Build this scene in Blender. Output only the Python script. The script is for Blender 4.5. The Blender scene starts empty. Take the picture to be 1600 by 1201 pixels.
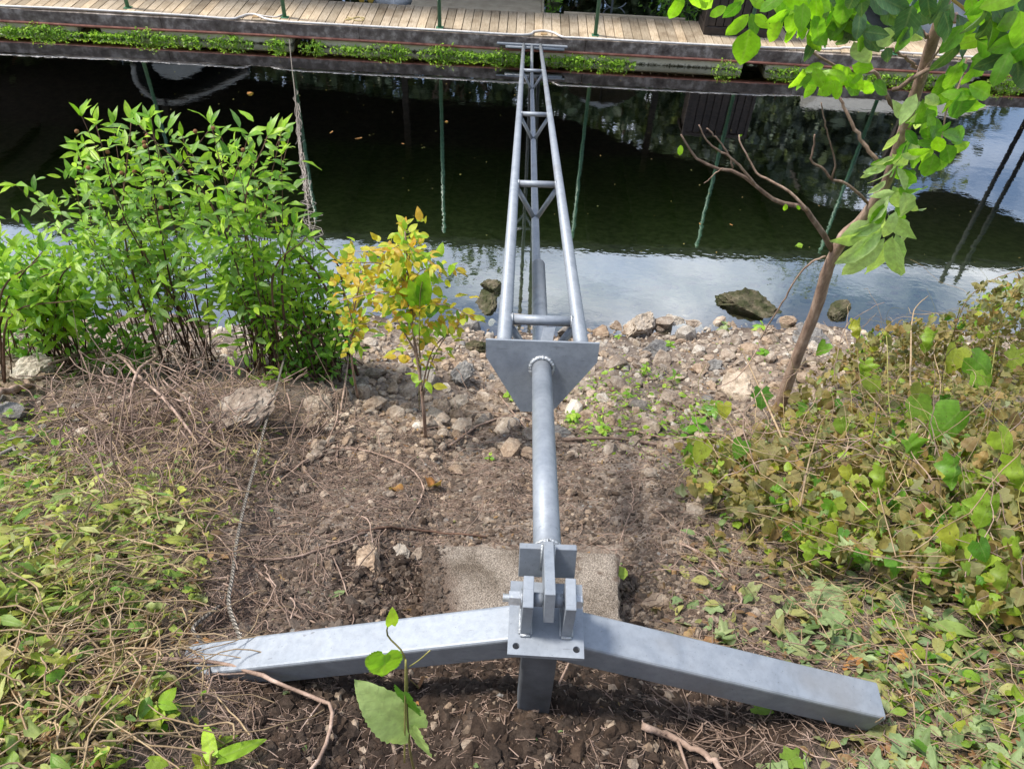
import bpy, math, random
import numpy as np
from mathutils import Vector, Matrix

# ------------------------------------------------------------------ camera, sky, sun, exposure
scene = bpy.context.scene
COL = scene.collection
F = 1202.0
CAM_Z = 5.15
up_c = np.array([75, 1250, 1202.]); up_c /= np.linalg.norm(up_c)
yy_ = np.array([0, 0, -1.]) - up_c * (-up_c[2]); yy_ /= np.linalg.norm(yy_)
xx_ = np.cross(yy_, up_c)
R = np.array([xx_, yy_, up_c])                     # camera axes -> world axes

cam_data = bpy.data.cameras.new('camera')
cam_data.sensor_width = 36.0
cam_data.lens = F / 1600 * 36
cam_data.clip_start = 0.05
cam_data.clip_end = 600
cam = bpy.data.objects.new('camera', cam_data)
COL.objects.link(cam)
m = Matrix.Identity(4)
for i in range(3):
    for j in range(3):
        m[i][j] = R[i, j]
m.translation = (0, 0, CAM_Z)
cam.matrix_world = m
scene.camera = cam

SUN_EL, SUN_AZ = math.radians(58), math.radians(-80)      # azimuth from +Y towards +X
world = bpy.data.worlds.new('World'); scene.world = world; world.use_nodes = True
wn, wl = world.node_tree.nodes, world.node_tree.links
wn.clear()
w_out = wn.new('ShaderNodeOutputWorld'); w_bg = wn.new('ShaderNodeBackground'); w_bg.inputs[1].default_value = 0.105
w_sky = wn.new('ShaderNodeTexSky'); w_sky.sky_type = 'NISHITA'; w_sky.sun_disc = False
w_sky.sun_elevation = SUN_EL; w_sky.sun_rotation = SUN_AZ; w_sky.air_density = 1.0; w_sky.dust_density = 1.5
w_tc = wn.new('ShaderNodeTexCoord'); w_map = wn.new('ShaderNodeMapping'); w_map.inputs['Scale'].default_value = (1.0, 1.0, 2.2)
w_map.inputs['Location'].default_value = (0.9, 0.4, 0.6)
w_no = wn.new('ShaderNodeTexNoise'); w_no.inputs['Scale'].default_value = 2.6; w_no.inputs['Detail'].default_value = 7; w_no.inputs['Roughness'].default_value = .55
w_cr = wn.new('ShaderNodeValToRGB'); w_cr.color_ramp.elements[0].position = .43; w_cr.color_ramp.elements[1].position = .62
w_cr.color_ramp.elements[0].color = (0, 0, 0, 1); w_cr.color_ramp.elements[1].color = (.95, .95, .95, 1)
w_no2 = wn.new('ShaderNodeTexNoise'); w_no2.inputs['Scale'].default_value = 5.0; w_no2.inputs['Detail'].default_value = 6
w_cr2 = wn.new('ShaderNodeValToRGB')
w_cr2.color_ramp.elements[0].position = .3; w_cr2.color_ramp.elements[0].color = (4.0, 5.4, 8.0, 1)
w_cr2.color_ramp.elements[1].position = .7; w_cr2.color_ramp.elements[1].color = (12., 12.2, 12.6, 1)
w_mix = wn.new('ShaderNodeMixRGB')
wl.new(w_tc.outputs['Generated'], w_map.inputs[0]); wl.new(w_map.outputs[0], w_no.inputs['Vector']); wl.new(w_map.outputs[0], w_no2.inputs['Vector'])
wl.new(w_no.outputs['Fac'], w_cr.inputs[0]); wl.new(w_no2.outputs['Fac'], w_cr2.inputs[0])
wl.new(w_cr.outputs[0], w_mix.inputs[0]); wl.new(w_sky.outputs[0], w_mix.inputs[1]); wl.new(w_cr2.outputs[0], w_mix.inputs[2])
wl.new(w_mix.outputs[0], w_bg.inputs[0]); wl.new(w_bg.outputs[0], w_out.inputs[0])

sd = bpy.data.lights.new('sun', 'SUN'); sd.energy = 3.2; sd.angle = math.radians(9); sd.color = (1, .95, .87)
sun = bpy.data.objects.new('sun', sd); COL.objects.link(sun)
sdir = Vector((math.sin(SUN_AZ) * math.cos(SUN_EL), math.cos(SUN_AZ) * math.cos(SUN_EL), math.sin(SUN_EL)))
sun.rotation_euler = sdir.to_track_quat('Z', 'Y').to_euler(); sun.location = (0, 0, 20)

scene.view_settings.view_transform = 'Standard'
scene.view_settings.look = 'None'
scene.view_settings.exposure = 0.85
scene.view_settings.gamma = 1
scene.view_settings.use_curve_mapping = False
scene.cycles.max_bounces = 8
scene.cycles.transparent_max_bounces = 16
scene.cycles.caustics_reflective = False
scene.cycles.caustics_refractive = False

rng = np.random.default_rng(7)
random.seed(7)
PI = math.pi

# ------------------------------------------------------------------ measuring helpers
CP = np.array([0, 0, CAM_Z])
def ray(px, py):
    return R @ np.array([(px - 800) / F, (600 - py) / F, -1.])
def atz(px, py, z):
    d = ray(px, py); return CP + (z - CAM_Z) / d[2] * d
def aty(px, py, y):
    d = ray(px, py); return CP + y / d[1] * d
def proj(P):
    c = (np.asarray(P) - CP) @ R
    return 800 + F * c[..., 0] / -c[..., 2], 600 - F * c[..., 1] / -c[..., 2], -c[..., 2]

def _h(ix, iy, seed):
    n = (ix.astype(np.int64) * 374761393 + iy.astype(np.int64) * 668265263 + seed * 974711) & 0x7fffffff
    n = ((n ^ (n >> 13)) * 1274126177) & 0x7fffffff
    return ((n ^ (n >> 16)) & 0xffff) / 65535.0
def vnoise(x, y, seed=0):
    x = np.asarray(x, float); y = np.asarray(y, float)
    ix = np.floor(x); iy = np.floor(y); fx = x - ix; fy = y - iy
    fx = fx * fx * (3 - 2 * fx); fy = fy * fy * (3 - 2 * fy)
    a = _h(ix, iy, seed); b = _h(ix + 1, iy, seed); c = _h(ix, iy + 1, seed); d = _h(ix + 1, iy + 1, seed)
    return (a * (1 - fx) + b * fx) * (1 - fy) + (c * (1 - fx) + d * fx) * fy - .5
def fbm(x, y, seed=0, o=4):
    s = 0; a = 1.; f = 1.
    for k in range(o):
        s = s + a * vnoise(np.asarray(x) * f, np.asarray(y) * f, seed + k * 17); a *= .5; f *= 2.03
    return s
def sstep(a, b, x):
    t = np.clip((x - a) / (b - a), 0, 1); return t * t * (3 - 2 * t)
def shore(x):
    return 6.25 + .06 * np.asarray(x) + .28 * vnoise(np.asarray(x) * 1.3, 0 * np.asarray(x) + 3, 5) + .12 * vnoise(np.asarray(x) * 4, 0 * np.asarray(x) + 9, 6)
def blob(x, y, cx, cy, rx, ry):
    return np.exp(-(((x - cx) / rx) ** 2 + ((y - cy) / ry) ** 2))
def gz(x, y):
    x = np.asarray(x, float); y = np.asarray(y, float)
    s = shore(x)
    d = s - y
    bank = .585 * d
    bank = np.where(d > 7.4, .585 * 7.4 + .08 * (d - 7.4), bank)
    bed = np.maximum(.24 * d, -1.6 + .0 * d)
    z = np.where(d > 0, bank, bed)
    z = np.where(y > 20.5, -1.6 + 2.4 * sstep(20.5, 25, y) + .12 * np.maximum(y - 25, 0), z)
    wet = sstep(-.5, .6, d)
    z = z + wet * (.10 * fbm(x * 1.1, y * 1.1, 1, 4) * sstep(.2, 1.5, d) + .035 * fbm(x * 6, y * 6, 2, 4) + .010 * fbm(x * 30, y * 30, 3, 2))
    z = z + .20 * blob(x, y, -2.05, 2.9, .9, .55) + .10 * blob(x, y, -1.5, 1.3, .7, .5)
    z = z + .18 * blob(x, y, 2.3, 2.6, .8, .9)
    z = z + .13 * blob(x, y, .10, .86, .40, .17) - .09 * blob(x, y, .06, 1.5, .48, .36)
    return z
def G(px, py, lift=0.):
    d = ray(px, py); t = 2.0
    t = (3.65 - CAM_Z) / (d[2] + .585 * d[1])
    for _ in range(12):
        p = CP + t * d
        err = p[2] - float(gz(p[0], p[1]))
        t += err / (-d[2] - .5 * d[1] if (-d[2] + .5 * d[1]) < .1 else (-d[2] - (-.585) * -d[1]) if False else (-d[2] - .585 * d[1]) if (-d[2] - .585 * d[1]) > .15 else .15) * .6
    p = CP + t * d
    return np.array([p[0], p[1], float(gz(p[0], p[1])) + lift])
def Gv(px, py):
    """vectorised view-ray / ground hit"""
    px = np.asarray(px, float); py = np.asarray(py, float)
    c = np.stack([(px - 800) / F, (600 - py) / F, -np.ones_like(px)], -1); d = c @ R.T
    den = np.maximum(-d[:, 2] - .585 * d[:, 1], .12)
    t = 1.5 / den
    for _ in range(12):
        P = CP + t[:, None] * d
        t = t + (P[:, 2] - gz(P[:, 0], P[:, 1])) / den * .6
    P = CP + t[:, None] * d
    P[:, 2] = gz(P[:, 0], P[:, 1])
    return P

# ------------------------------------------------------------------ mesh helpers
def mesh(name, V, FA, mats, uv=None, tint=None, smooth=False, mi=None):
    """V (n,3); FA = array (m,k) or list of such arrays"""
    if isinstance(FA, np.ndarray): FA = [FA]
    me = bpy.data.meshes.new(name)
    V = np.asarray(V, np.float32)
    nl = sum(f.size for f in FA); nf = sum(len(f) for f in FA)
    me.vertices.add(len(V)); me.vertices.foreach_set('co', V.ravel())
    me.loops.add(nl); me.polygons.add(nf)
    lv = np.concatenate([f.ravel() for f in FA]).astype(np.int32)
    tot = np.concatenate([np.full(len(f), f.shape[1], np.int32) for f in FA])
    st = np.concatenate([[0], np.cumsum(tot)[:-1]]).astype(np.int32)
    me.loops.foreach_set('vertex_index', lv)
    me.polygons.foreach_set('loop_start', st)
    me.polygons.foreach_set('loop_total', tot)
    me.polygons.foreach_set('use_smooth', np.full(nf, bool(smooth)))
    if uv is not None:
        l = me.uv_layers.new(name='UVMap'); l.data.foreach_set('uv', np.asarray(uv, np.float32)[lv].ravel())
    if tint is not None:
        a = me.attributes.new('tint', 'FLOAT', 'POINT'); a.data.foreach_set('value', np.asarray(tint, np.float32))
    for mt in (mats if isinstance(mats, (list, tuple)) else [mats]): me.materials.append(mt)
    if mi is not None: me.polygons.foreach_set('material_index', np.asarray(mi, np.int32))
    me.update(calc_edges=True); me.validate()
    return me
def link(name, me, parent=None, loc=None, label=None):
    o = bpy.data.objects.new(name, me); COL.objects.link(o)
    if parent is not None: o.parent = parent
    if loc is not None: o.location = loc
    if label: o['label'] = label
    return o
def thing(name, label, cat, loc=(0, 0, 0), group=None):
    o = bpy.data.objects.new(name, None); COL.objects.link(o)
    o.empty_display_size = .1; o.location = tuple(float(v) for v in loc); o['label'] = label; o['category'] = cat
    if group: o['group'] = group
    return o
def tag(o, label, cat=None, group=None, kind=None):
    o['label'] = label
    if cat: o['category'] = cat
    if group: o['group'] = group
    if kind: o['kind'] = kind
    return o
def part(name, V, FA, mat, root, smooth=False, uv=None, tint=None, label=None, stuff=False):
    """V in world coordinates; root = parent thing placed at its own location (no rotation)"""
    base = np.array(wloc(root)); V = np.asarray(V, float)
    c = (V.min(0) + V.max(0)) / 2
    o = link(name, mesh(name, V - c, FA, mat, uv, tint, smooth), root, tuple(c - base), label)
    if stuff: o['kind'] = 'stuff'
    return o
def wloc(o):
    v = Vector(o.location)
    while o.parent is not None:
        o = o.parent; v = v + Vector(o.location)
    return v
def solo(name, V, FA, mat, label, cat, group=None, kind=None, smooth=False, uv=None, tint=None):
    V = np.asarray(V, float); c = (V.min(0) + V.max(0)) / 2; c[2] = V[:, 2].min()
    o = link(name, mesh(name, V - c, FA, mat, uv, tint, smooth), None, tuple(c))
    return tag(o, label, cat, group, kind)

BOXF = np.array([[0, 3, 2, 1], [4, 5, 6, 7], [0, 1, 5, 4], [1, 2, 6, 5], [2, 3, 7, 6], [3, 0, 4, 7]])
def boxv(c, h, ax=None, bev=0):
    """bevelled or plain box: centre, half sizes, axes rows"""
    A = np.eye(3) if ax is None else np.asarray(ax)
    h = np.asarray(h, float)
    if bev <= 0:
        S = np.array([[-1, -1, -1], [1, -1, -1], [1, 1, -1], [-1, 1, -1], [-1, -1, 1], [1, -1, 1], [1, 1, 1], [-1, 1, 1]]) * h
        return np.asarray(c) + S @ A, [BOXF]
    bv = []; q = []
    # chamfered box: 24 vertices
    S = [(-1, -1, -1), (1, -1, -1), (1, 1, -1), (-1, 1, -1), (-1, -1, 1), (1, -1, 1), (1, 1, 1), (-1, 1, 1)]
    idx = {}
    for s in S:
        for a in range(3):
            p = [s[k] * (h[k] - (bev if k != a else 0)) for k in range(3)]
            idx[(s, a)] = len(bv); bv.append(p)
    def out(f):
        P = np.array([bv[i] for i in f]); n = np.cross(P[1] - P[0], P[2] - P[0])
        return f if n @ P.mean(0) > 0 else f[::-1]
    for fidx in BOXF:
        ss = [S[i] for i in fidx]
        a = [k for k in range(3) if len({s[k] for s in ss}) == 1][0]
        q.append(out([idx[(s, a)] for s in ss]))
    for a in range(3):
        o1, o2 = [k for k in range(3) if k != a]
        for s1 in (-1, 1):
            for s2 in (-1, 1):
                e = []
                for t in (-1, 1):
                    s = [0, 0, 0]; s[a] = t; s[o1] = s1; s[o2] = s2; e.append(tuple(s))
                q.append(out([idx[(e[0], o1)], idx[(e[0], o2)], idx[(e[1], o2)], idx[(e[1], o1)]]))
    tr = [out([idx[(s, 0)], idx[(s, 1)], idx[(s, 2)]]) for s in S]
    return np.asarray(c) + np.array(bv) @ A, [np.array(q), np.array(tr)]
def join(*items):
    Vs = []; by = {}; n = 0
    for V, FA in items:
        if isinstance(FA, np.ndarray): FA = [FA]
        for f in FA: by.setdefault(f.shape[1], []).append(f + n)
        Vs.append(V); n += len(V)
    return np.concatenate(Vs), [np.concatenate(v) for v in by.values()]
def tubes(P, Rr, S=5, cap=True):
    """many tubes at once. P (N,K,3), Rr (N,K)"""
    P = np.asarray(P, float); Rr = np.asarray(Rr, float)
    N, K, _ = P.shape
    T = np.gradient(P, axis=1); T /= np.linalg.norm(T, axis=2, keepdims=True) + 1e-9
    ref = np.where(np.abs(T[:, :1, 2:3]) > .9, np.array([1., 0, 0]), np.array([0, 0, 1.])) * np.ones((N, K, 1))
    A = np.cross(T, ref); A /= np.linalg.norm(A, axis=2, keepdims=True) + 1e-9
    B = np.cross(T, A)
    th = np.arange(S) * 2 * PI / S
    V = P[:, :, None] + Rr[:, :, None, None] * (np.cos(th)[:, None] * A[:, :, None] + np.sin(th)[:, None] * B[:, :, None])
    V = V.reshape(-1, 3)
    i = np.arange(N)[:, None, None] * K * S; k = np.arange(K - 1)[None, :, None] * S; s = np.arange(S)[None, None, :]
    s2 = (s + 1) % S
    Fq = np.stack(np.broadcast_arrays(i + k + s, i + k + S + s, i + k + S + s2, i + k + s2), -1).reshape(-1, 4)
    FA = [Fq]
    if cap:
        e0 = (np.arange(N)[:, None] * K * S + np.arange(S)[None])
        e1 = e0[:, ::-1] + (K - 1) * S
        if S == 4: FA = [np.concatenate([Fq, e0, e1])]
        else: FA.append(np.concatenate([e0, e1]))
    return V, FA
def tube(pts, r, S=8, cap=True):
    pts = np.asarray(pts, float); r = np.full(len(pts), r, float) if np.isscalar(r) else np.asarray(r, float)
    return tubes(pts[None], r[None], S, cap)
def smoothpath(pts, n):
    pts = np.asarray(pts, float); K = len(pts)
    if K < 3:
        t = np.linspace(0, 1, n)[:, None]; return pts[0] * (1 - t) + pts[-1] * t
    out = []
    u = np.linspace(0, K - 1 - 1e-6, n)
    Pp = np.vstack([2 * pts[0] - pts[1], pts, 2 * pts[-1] - pts[-2]])
    for x in u:
        i = int(x); t = x - i; p0, p1, p2, p3 = Pp[i:i + 4]
        out.append(.5 * ((2 * p1) + (-p0 + p2) * t + (2 * p0 - 5 * p1 + 4 * p2 - p3) * t * t + (-p0 + 3 * p1 - 3 * p2 + p3) * t ** 3))
    return np.array(out)
def nrm(v):
    v = np.asarray(v, float); return v / (np.linalg.norm(v, axis=-1, keepdims=True) + 1e-9)
def wob(P, amp, seed=None):
    """small wander added to a polyline, ends kept"""
    P = np.array(P, float); n = len(P)
    a = rng.normal(0, amp, (n, 3)); a[0] = 0; a[-1] = 0
    return P + a

# ------------------------------------------------------------------ materials
def nodes_of(name):
    mt = bpy.data.materials.new(name); mt.use_nodes = True
    nt = mt.node_tree; nt.nodes.clear()
    out = nt.nodes.new('ShaderNodeOutputMaterial')
    return mt, nt, out
def N(nt, typ, **kw):
    n = nt.nodes.new(typ)
    for k, v in kw.items():
        if k in n.inputs: n.inputs[k].default_value = v
        else: setattr(n, k, v)
    return n
def ramp(nt, stops, fac=None, interp='LINEAR'):
    r = nt.nodes.new('ShaderNodeValToRGB'); cr = r.color_ramp; cr.interpolation = interp
    while len(cr.elements) < len(stops): cr.elements.new(.5)
    for e, (p, c) in zip(cr.elements, stops):
        e.position = p; e.color = (*c, 1) if len(c) == 3 else c
    if fac is not None: nt.links.new(fac, r.inputs[0])
    return r
def noise(nt, scale, detail=4, rough=.55, vec=None, dist=0):
    n = N(nt, 'ShaderNodeTexNoise', Scale=scale, Detail=detail, Roughness=rough, Distortion=dist)
    if vec is not None: nt.links.new(vec, n.inputs['Vector'])
    return n
def mixc(nt, fac, a, b, mode='MIX'):
    n = nt.nodes.new('ShaderNodeMixRGB'); n.blend_type = mode
    for i, v in enumerate((fac, a, b)):
        if isinstance(v, (int, float)): n.inputs[i].default_value = v
        elif isinstance(v, tuple): n.inputs[i].default_value = (*v, 1)
        else: nt.links.new(v, n.inputs[i])
    return n.outputs[0]
def math_(nt, op, a, b=0.):
    n = nt.nodes.new('ShaderNodeMath'); n.operation = op
    for i, v in enumerate((a, b)):
        if isinstance(v, (int, float)): n.inputs[i].default_value = v
        else: nt.links.new(v, n.inputs[i])
    return n.outputs[0]
def bump(nt, h, dist, strength=1., base=None):
    b = N(nt, 'ShaderNodeBump', Strength=strength, Distance=dist)
    nt.links.new(h, b.inputs['Height'])
    if base is not None: nt.links.new(base, b.inputs['Normal'])
    return b.outputs[0]
def pos(nt):
    return nt.nodes.new('ShaderNodeNewGeometry').outputs['Position']
def objc(nt):
    return nt.nodes.new('ShaderNodeTexCoord').outputs['Object']
def bsdf(nt, out, color, rough=.6, metal=0., normal=None, spec=.5):
    b = N(nt, 'ShaderNodeBsdfPrincipled', Metallic=metal)
    b.inputs['Specular IOR Level'].default_value = spec
    if isinstance(color, tuple): b.inputs['Base Color'].default_value = (*color, 1)
    else: nt.links.new(color, b.inputs['Base Color'])
    if isinstance(rough, (int, float)): b.inputs['Roughness'].default_value = rough
    else: nt.links.new(rough, b.inputs['Roughness'])
    if normal is not None: nt.links.new(normal, b.inputs['Normal'])
    nt.links.new(b.outputs[0], out.inputs[0])
    return b

def leaf_mat(name, cols, trans=.35, rough=.42, spots=.0, back=1.25):
    mt, nt, out = nodes_of(name)
    oi = nt.nodes.new('ShaderNodeObjectInfo'); at = N(nt, 'ShaderNodeAttribute', attribute_name='tint')
    fr = math_(nt, 'FRACT', math_(nt, 'ADD', oi.outputs['Random'], at.outputs['Fac']))
    n = len(cols)
    r = ramp(nt, [(i / (n - 1), c) for i, c in enumerate(cols)], fr)
    uv = nt.nodes.new('ShaderNodeUVMap'); sep = nt.nodes.new('ShaderNodeSeparateXYZ'); nt.links.new(uv.outputs[0], sep.inputs[0])
    ctr = math_(nt, 'ABSOLUTE', math_(nt, 'SUBTRACT', sep.outputs['X'], .5))
    rib = math_(nt, 'SUBTRACT', 1., math_(nt, 'MULTIPLY', ctr, 28.)); rib = math_(nt, 'MAXIMUM', rib, 0.)
    side = math_(nt, 'SINE', math_(nt, 'MULTIPLY', math_(nt, 'SUBTRACT', sep.outputs['Y'], math_(nt, 'MULTIPLY', ctr, .9)), 50.))
    side = math_(nt, 'MAXIMUM', math_(nt, 'SUBTRACT', side, .86), 0.)
    vein = math_(nt, 'MINIMUM', math_(nt, 'ADD', math_(nt, 'MULTIPLY', rib, .45), math_(nt, 'MULTIPLY', side, 1.8)), .5)
    c = mixc(nt, vein, r.outputs[0], mixc(nt, .55, r.outputs[0], (.35, .42, .16)))
    nz = noise(nt, 40, 3, .6, pos(nt))
    c = mixc(nt, .55, c, ramp(nt, [(.3, (.55, .55, .5)), (.7, (1.25, 1.25, 1.2))], nz.outputs['Fac']).outputs[0], 'MULTIPLY')
    if spots > 0:
        nz2 = noise(nt, 90, 2, .6, pos(nt))
        c = mixc(nt, math_(nt, 'MULTIPLY', ramp(nt, [(.62, (0, 0, 0)), (.68, (1, 1, 1))], nz2.outputs['Fac']).outputs[0], spots), c, (.09, .045, .015))
    geo = nt.nodes.new('ShaderNodeNewGeometry')
    c = mixc(nt, geo.outputs['Backfacing'], c, mixc(nt, .35, c, (.26 * back, .32 * back, .20 * back)))   # pale undersides
    b = N(nt, 'ShaderNodeBsdfPrincipled', Roughness=rough)
    b.inputs['Specular IOR Level'].default_value = .4
    nt.links.new(c, b.inputs['Base Color'])
    nt.links.new(bump(nt, vein, .002, .5), b.inputs['Normal'])
    t = nt.nodes.new('ShaderNodeBsdfTranslucent')
    nt.links.new(mixc(nt, .9, c, (1.9, 2.0, .75), 'MULTIPLY'), t.inputs[0])
    mx = N(nt, 'ShaderNodeMixShader', Fac=trans)
    nt.links.new(b.outputs[0], mx.inputs[1]); nt.links.new(t.outputs[0], mx.inputs[2]); nt.links.new(mx.outputs[0], out.inputs[0])
    return mt

def simple_noise_mat(name, stops, scale, rough=.8, bscale=None, bdist=.01, metal=0, usepos=True, detail=6, spec=.4, rnd=.0):
    mt, nt, out = nodes_of(name)
    v = pos(nt) if usepos else objc(nt)
    nz = noise(nt, scale, detail, .6, v)
    c = ramp(nt, stops, nz.outputs['Fac']).outputs[0]
    if rnd > 0:
        oi = nt.nodes.new('ShaderNodeObjectInfo'); at = N(nt, 'ShaderNodeAttribute', attribute_name='tint')
        fr = math_(nt, 'FRACT', math_(nt, 'ADD', oi.outputs['Random'], at.outputs['Fac']))
        c = mixc(nt, 1., c, ramp(nt, [(0, (1 - rnd,) * 3), (1, (1 + rnd,) * 3)], fr).outputs[0], 'MULTIPLY')
    nb = noise(nt, bscale or scale * 4, 5, .65, v)
    bsdf(nt, out, c, rough, metal, bump(nt, nb.outputs['Fac'], bdist, .8), spec)
    return mt

# soil ----------------------------------------------------------------
def soil_material():
    mt, nt, out = nodes_of('bank_soil')
    P = pos(nt)
    big = noise(nt, 1.6, 5, .6, P); mid = noise(nt, 9, 6, .65, P); fine = noise(nt, 70, 5, .7, P); grit = N(nt, 'ShaderNodeTexVoronoi', Scale=140.); nt.links.new(P, grit.inputs['Vector'])
    base = ramp(nt, [(.32, (.12, .095, .077)), (.5, (.235, .195, .162)), (.68, (.37, .325, .28))], mid.outputs['Fac']).outputs[0]
    base = mixc(nt, .8, base, ramp(nt, [(.3, (.55, .52, .5)), (.7, (1.45, 1.4, 1.35))], fine.outputs['Fac']).outputs[0], 'MULTIPLY')
    base = mixc(nt, .5, base, ramp(nt, [(.35, (.78, .70, .64)), (.65, (1.15, 1.15, 1.15))], big.outputs['Fac']).outputs[0], 'MULTIPLY')
    gr = ramp(nt, [(.0, (1, 1, 1)), (.10, (0, 0, 0))], grit.outputs['Distance']).outputs[0]
    base = mixc(nt, math_(nt, 'MULTIPLY', gr, .35), base, (.42, .36, .30))
    wet = N(nt, 'ShaderNodeAttribute', attribute_name='moist')
    wf = math_(nt, 'MULTIPLY', wet.outputs['Fac'], ramp(nt, [(.30, (.35, .35, .35)), (.5, (1, 1, 1))], mid.outputs['Fac']).outputs[0])
    base = mixc(nt, wf, base, mixc(nt, 1., base, (.22, .165, .135), 'MULTIPLY'))
    mud = N(nt, 'ShaderNodeAttribute', attribute_name='mud')
    base = mixc(nt, mud.outputs['Fac'], base, ramp(nt, [(.35, (.06, .075, .045)), (.65, (.17, .18, .12))], mid.outputs['Fac']).outputs[0])
    h = math_(nt, 'ADD', math_(nt, 'MULTIPLY', mid.outputs['Fac'], .6), math_(nt, 'MULTIPLY', fine.outputs['Fac'], .5))
    bn = bump(nt, h, .03, .9)
    bn = bump(nt, grit.outputs['Distance'], .004, .6, bn)
    bsdf(nt, out, base, .92, 0, bn, .25)
    return mt
MAT = {}
MAT['soil'] = soil_material()

def rock_mat(name, a, b, c, moss=0.):
    mt, nt, out = nodes_of(name)
    P = pos(nt)
    n1 = noise(nt, 14, 6, .65, P); n2 = noise(nt, 80, 5, .7, P); v = N(nt, 'ShaderNodeTexVoronoi', Scale=45.); nt.links.new(P, v.inputs['Vector'])
    oi = nt.nodes.new('ShaderNodeObjectInfo'); at = N(nt, 'ShaderNodeAttribute', attribute_name='tint')
    fr = math_(nt, 'FRACT', math_(nt, 'ADD', oi.outputs['Random'], at.outputs['Fac']))
    col = ramp(nt, [(.3, a), (.5, b), (.72, c)], n1.outputs['Fac']).outputs[0]
    col = mixc(nt, .8, col, ramp(nt, [(0, (.45, .40, .35)), (.3, (.95, .82, .68)), (.55, (.85, .82, .78)), (.8, (.62, .61, .60)), (1, (1.25, 1.2, 1.12))], fr).outputs[0], 'MULTIPLY')
    col = mixc(nt, .7, col, ramp(nt, [(.3, (.6, .58, .55)), (.7, (1.35, 1.35, 1.35))], n2.outputs['Fac']).outputs[0], 'MULTIPLY')
    if moss > 0:
        n3 = noise(nt, 9, 5, .6, P)
        col = mixc(nt, ramp(nt, [(.5 - moss * .25, (0, 0, 0)), (.6, (1, 1, 1))], n3.outputs['Fac']).outputs[0], col, (.045, .05, .018))
    h = math_(nt, 'ADD', n2.outputs['Fac'], math_(nt, 'MULTIPLY', v.outputs['Distance'], .6))
    bsdf(nt, out, col, .88, 0, bump(nt, h, .012, .9), .3)
    return mt
MAT['rock'] = rock_mat('limestone', (.20, .15, .115), (.38, .31, .25), (.56, .50, .43))
MAT['rock_white'] = rock_mat('pale_limestone', (.30, .26, .21), (.52, .47, .41), (.70, .66, .60))
MAT['rock_moss'] = rock_mat('mossy_stone', (.05, .045, .03), (.13, .11, .075), (.32, .28, .21), .7)
MAT['rock_grey'] = rock_mat('grey_stone', (.15, .14, .14), (.27, .26, .25), (.42, .41, .39))

def concrete_mat():
    mt, nt, out = nodes_of('exposed_aggregate_concrete')
    P = pos(nt)
    v = N(nt, 'ShaderNodeTexVoronoi', Scale=190.); nt.links.new(P, v.inputs['Vector'])
    n = noise(nt, 6, 5, .6, P); f = noise(nt, 260, 3, .6, P)
    c = ramp(nt, [(0, (.38, .335, .285)), (.5, (.22, .19, .16)), (1, (.10, .085, .07))], v.outputs['Distance']).outputs[0]
    c = mixc(nt, .5, c, ramp(nt, [(.2, (.6, .55, .5)), (.8, (1.4, 1.35, 1.3))], v.outputs['Color']).outputs[0], 'MULTIPLY')
    c = mixc(nt, .9, c, ramp(nt, [(.35, (.50, .46, .42)), (.6, (1.2, 1.2, 1.2))], n.outputs['Fac']).outputs[0], 'MULTIPLY')
    at = N(nt, 'ShaderNodeAttribute', attribute_name='tint')
    c = mixc(nt, at.outputs['Fac'], c, (.11, .075, .055))
    bsdf(nt, out, c, .95, 0, bump(nt, v.outputs['Distance'], .004, .9), .2)
    return mt
MAT['concrete'] = concrete_mat()

def steel_mat():
    mt, nt, out = nodes_of('silver_painted_steel')
    P = pos(nt)
    n1 = noise(nt, 7, 5, .6, P, 1.2); n2 = noise(nt, 55, 4, .6, P); n3 = noise(nt, 240, 2, .5, P)
    c = ramp(nt, [(.30, (.225, .25, .285)), (.5, (.265, .29, .325)), (.7, (.30, .325, .36))], n1.outputs['Fac']).outputs[0]
    c = mixc(nt, .5, c, ramp(nt, [(.3, (.80, .80, .80)), (.6, (1.08, 1.08, 1.08))], n2.outputs['Fac']).outputs[0], 'MULTIPLY')
    sp = ramp(nt, [(.70, (0, 0, 0)), (.74, (1, 1, 1))], n3.outputs['Fac']).outputs[0]
    c = mixc(nt, math_(nt, 'MULTIPLY', sp, .7), c, (.06, .06, .065))
    ro = ramp(nt, [(.3, (.44, .44, .44)), (.7, (.62, .62, .62))], n1.outputs['Fac']).outputs[0]
    mpp = N(nt, 'ShaderNodeMapping'); mpp.inputs['Scale'].default_value = (4, 60, 60); nt.links.new(P, mpp.inputs[0]); scr = noise(nt, 1.2, 3, .6, mpp.outputs[0], .8); c = mixc(nt, ramp(nt, [(.68, (0, 0, 0)), (.74, (.55, .55, .55))], scr.outputs['Fac']).outputs[0], c, (.10, .10, .11)); drp = noise(nt, 3, 3, .5, P); c = mixc(nt, ramp(nt, [(.60, (0, 0, 0)), (.72, (.5, .5, .5))], drp.outputs['Fac']).outputs[0], c, (.20, .19, .18))
    bsdf(nt, out, c, ro, .25, bump(nt, n2.outputs['Fac'], .0012, .6), .4)
    return mt
MAT['steel'] = steel_mat()
MAT['steel_dirty_shaded'] = simple_noise_mat('dirty_shaded_steel', [(.3, (.07, .075, .08)), (.55, (.13, .14, .155)), (.75, (.24, .26, .28))], 9, .55, 90, .001, .3)  # darker steel for the post: dirt plus the shade below the plate in its colour
def weld_mat():
    mt, nt, out = nodes_of('weld_bead')
    n2 = noise(nt, 160, 3, .6, pos(nt))
    bsdf(nt, out, (.46, .48, .50), .42, .6, bump(nt, n2.outputs['Fac'], .004, 1.), .5)
    return mt
MAT['weld'] = weld_mat()
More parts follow.
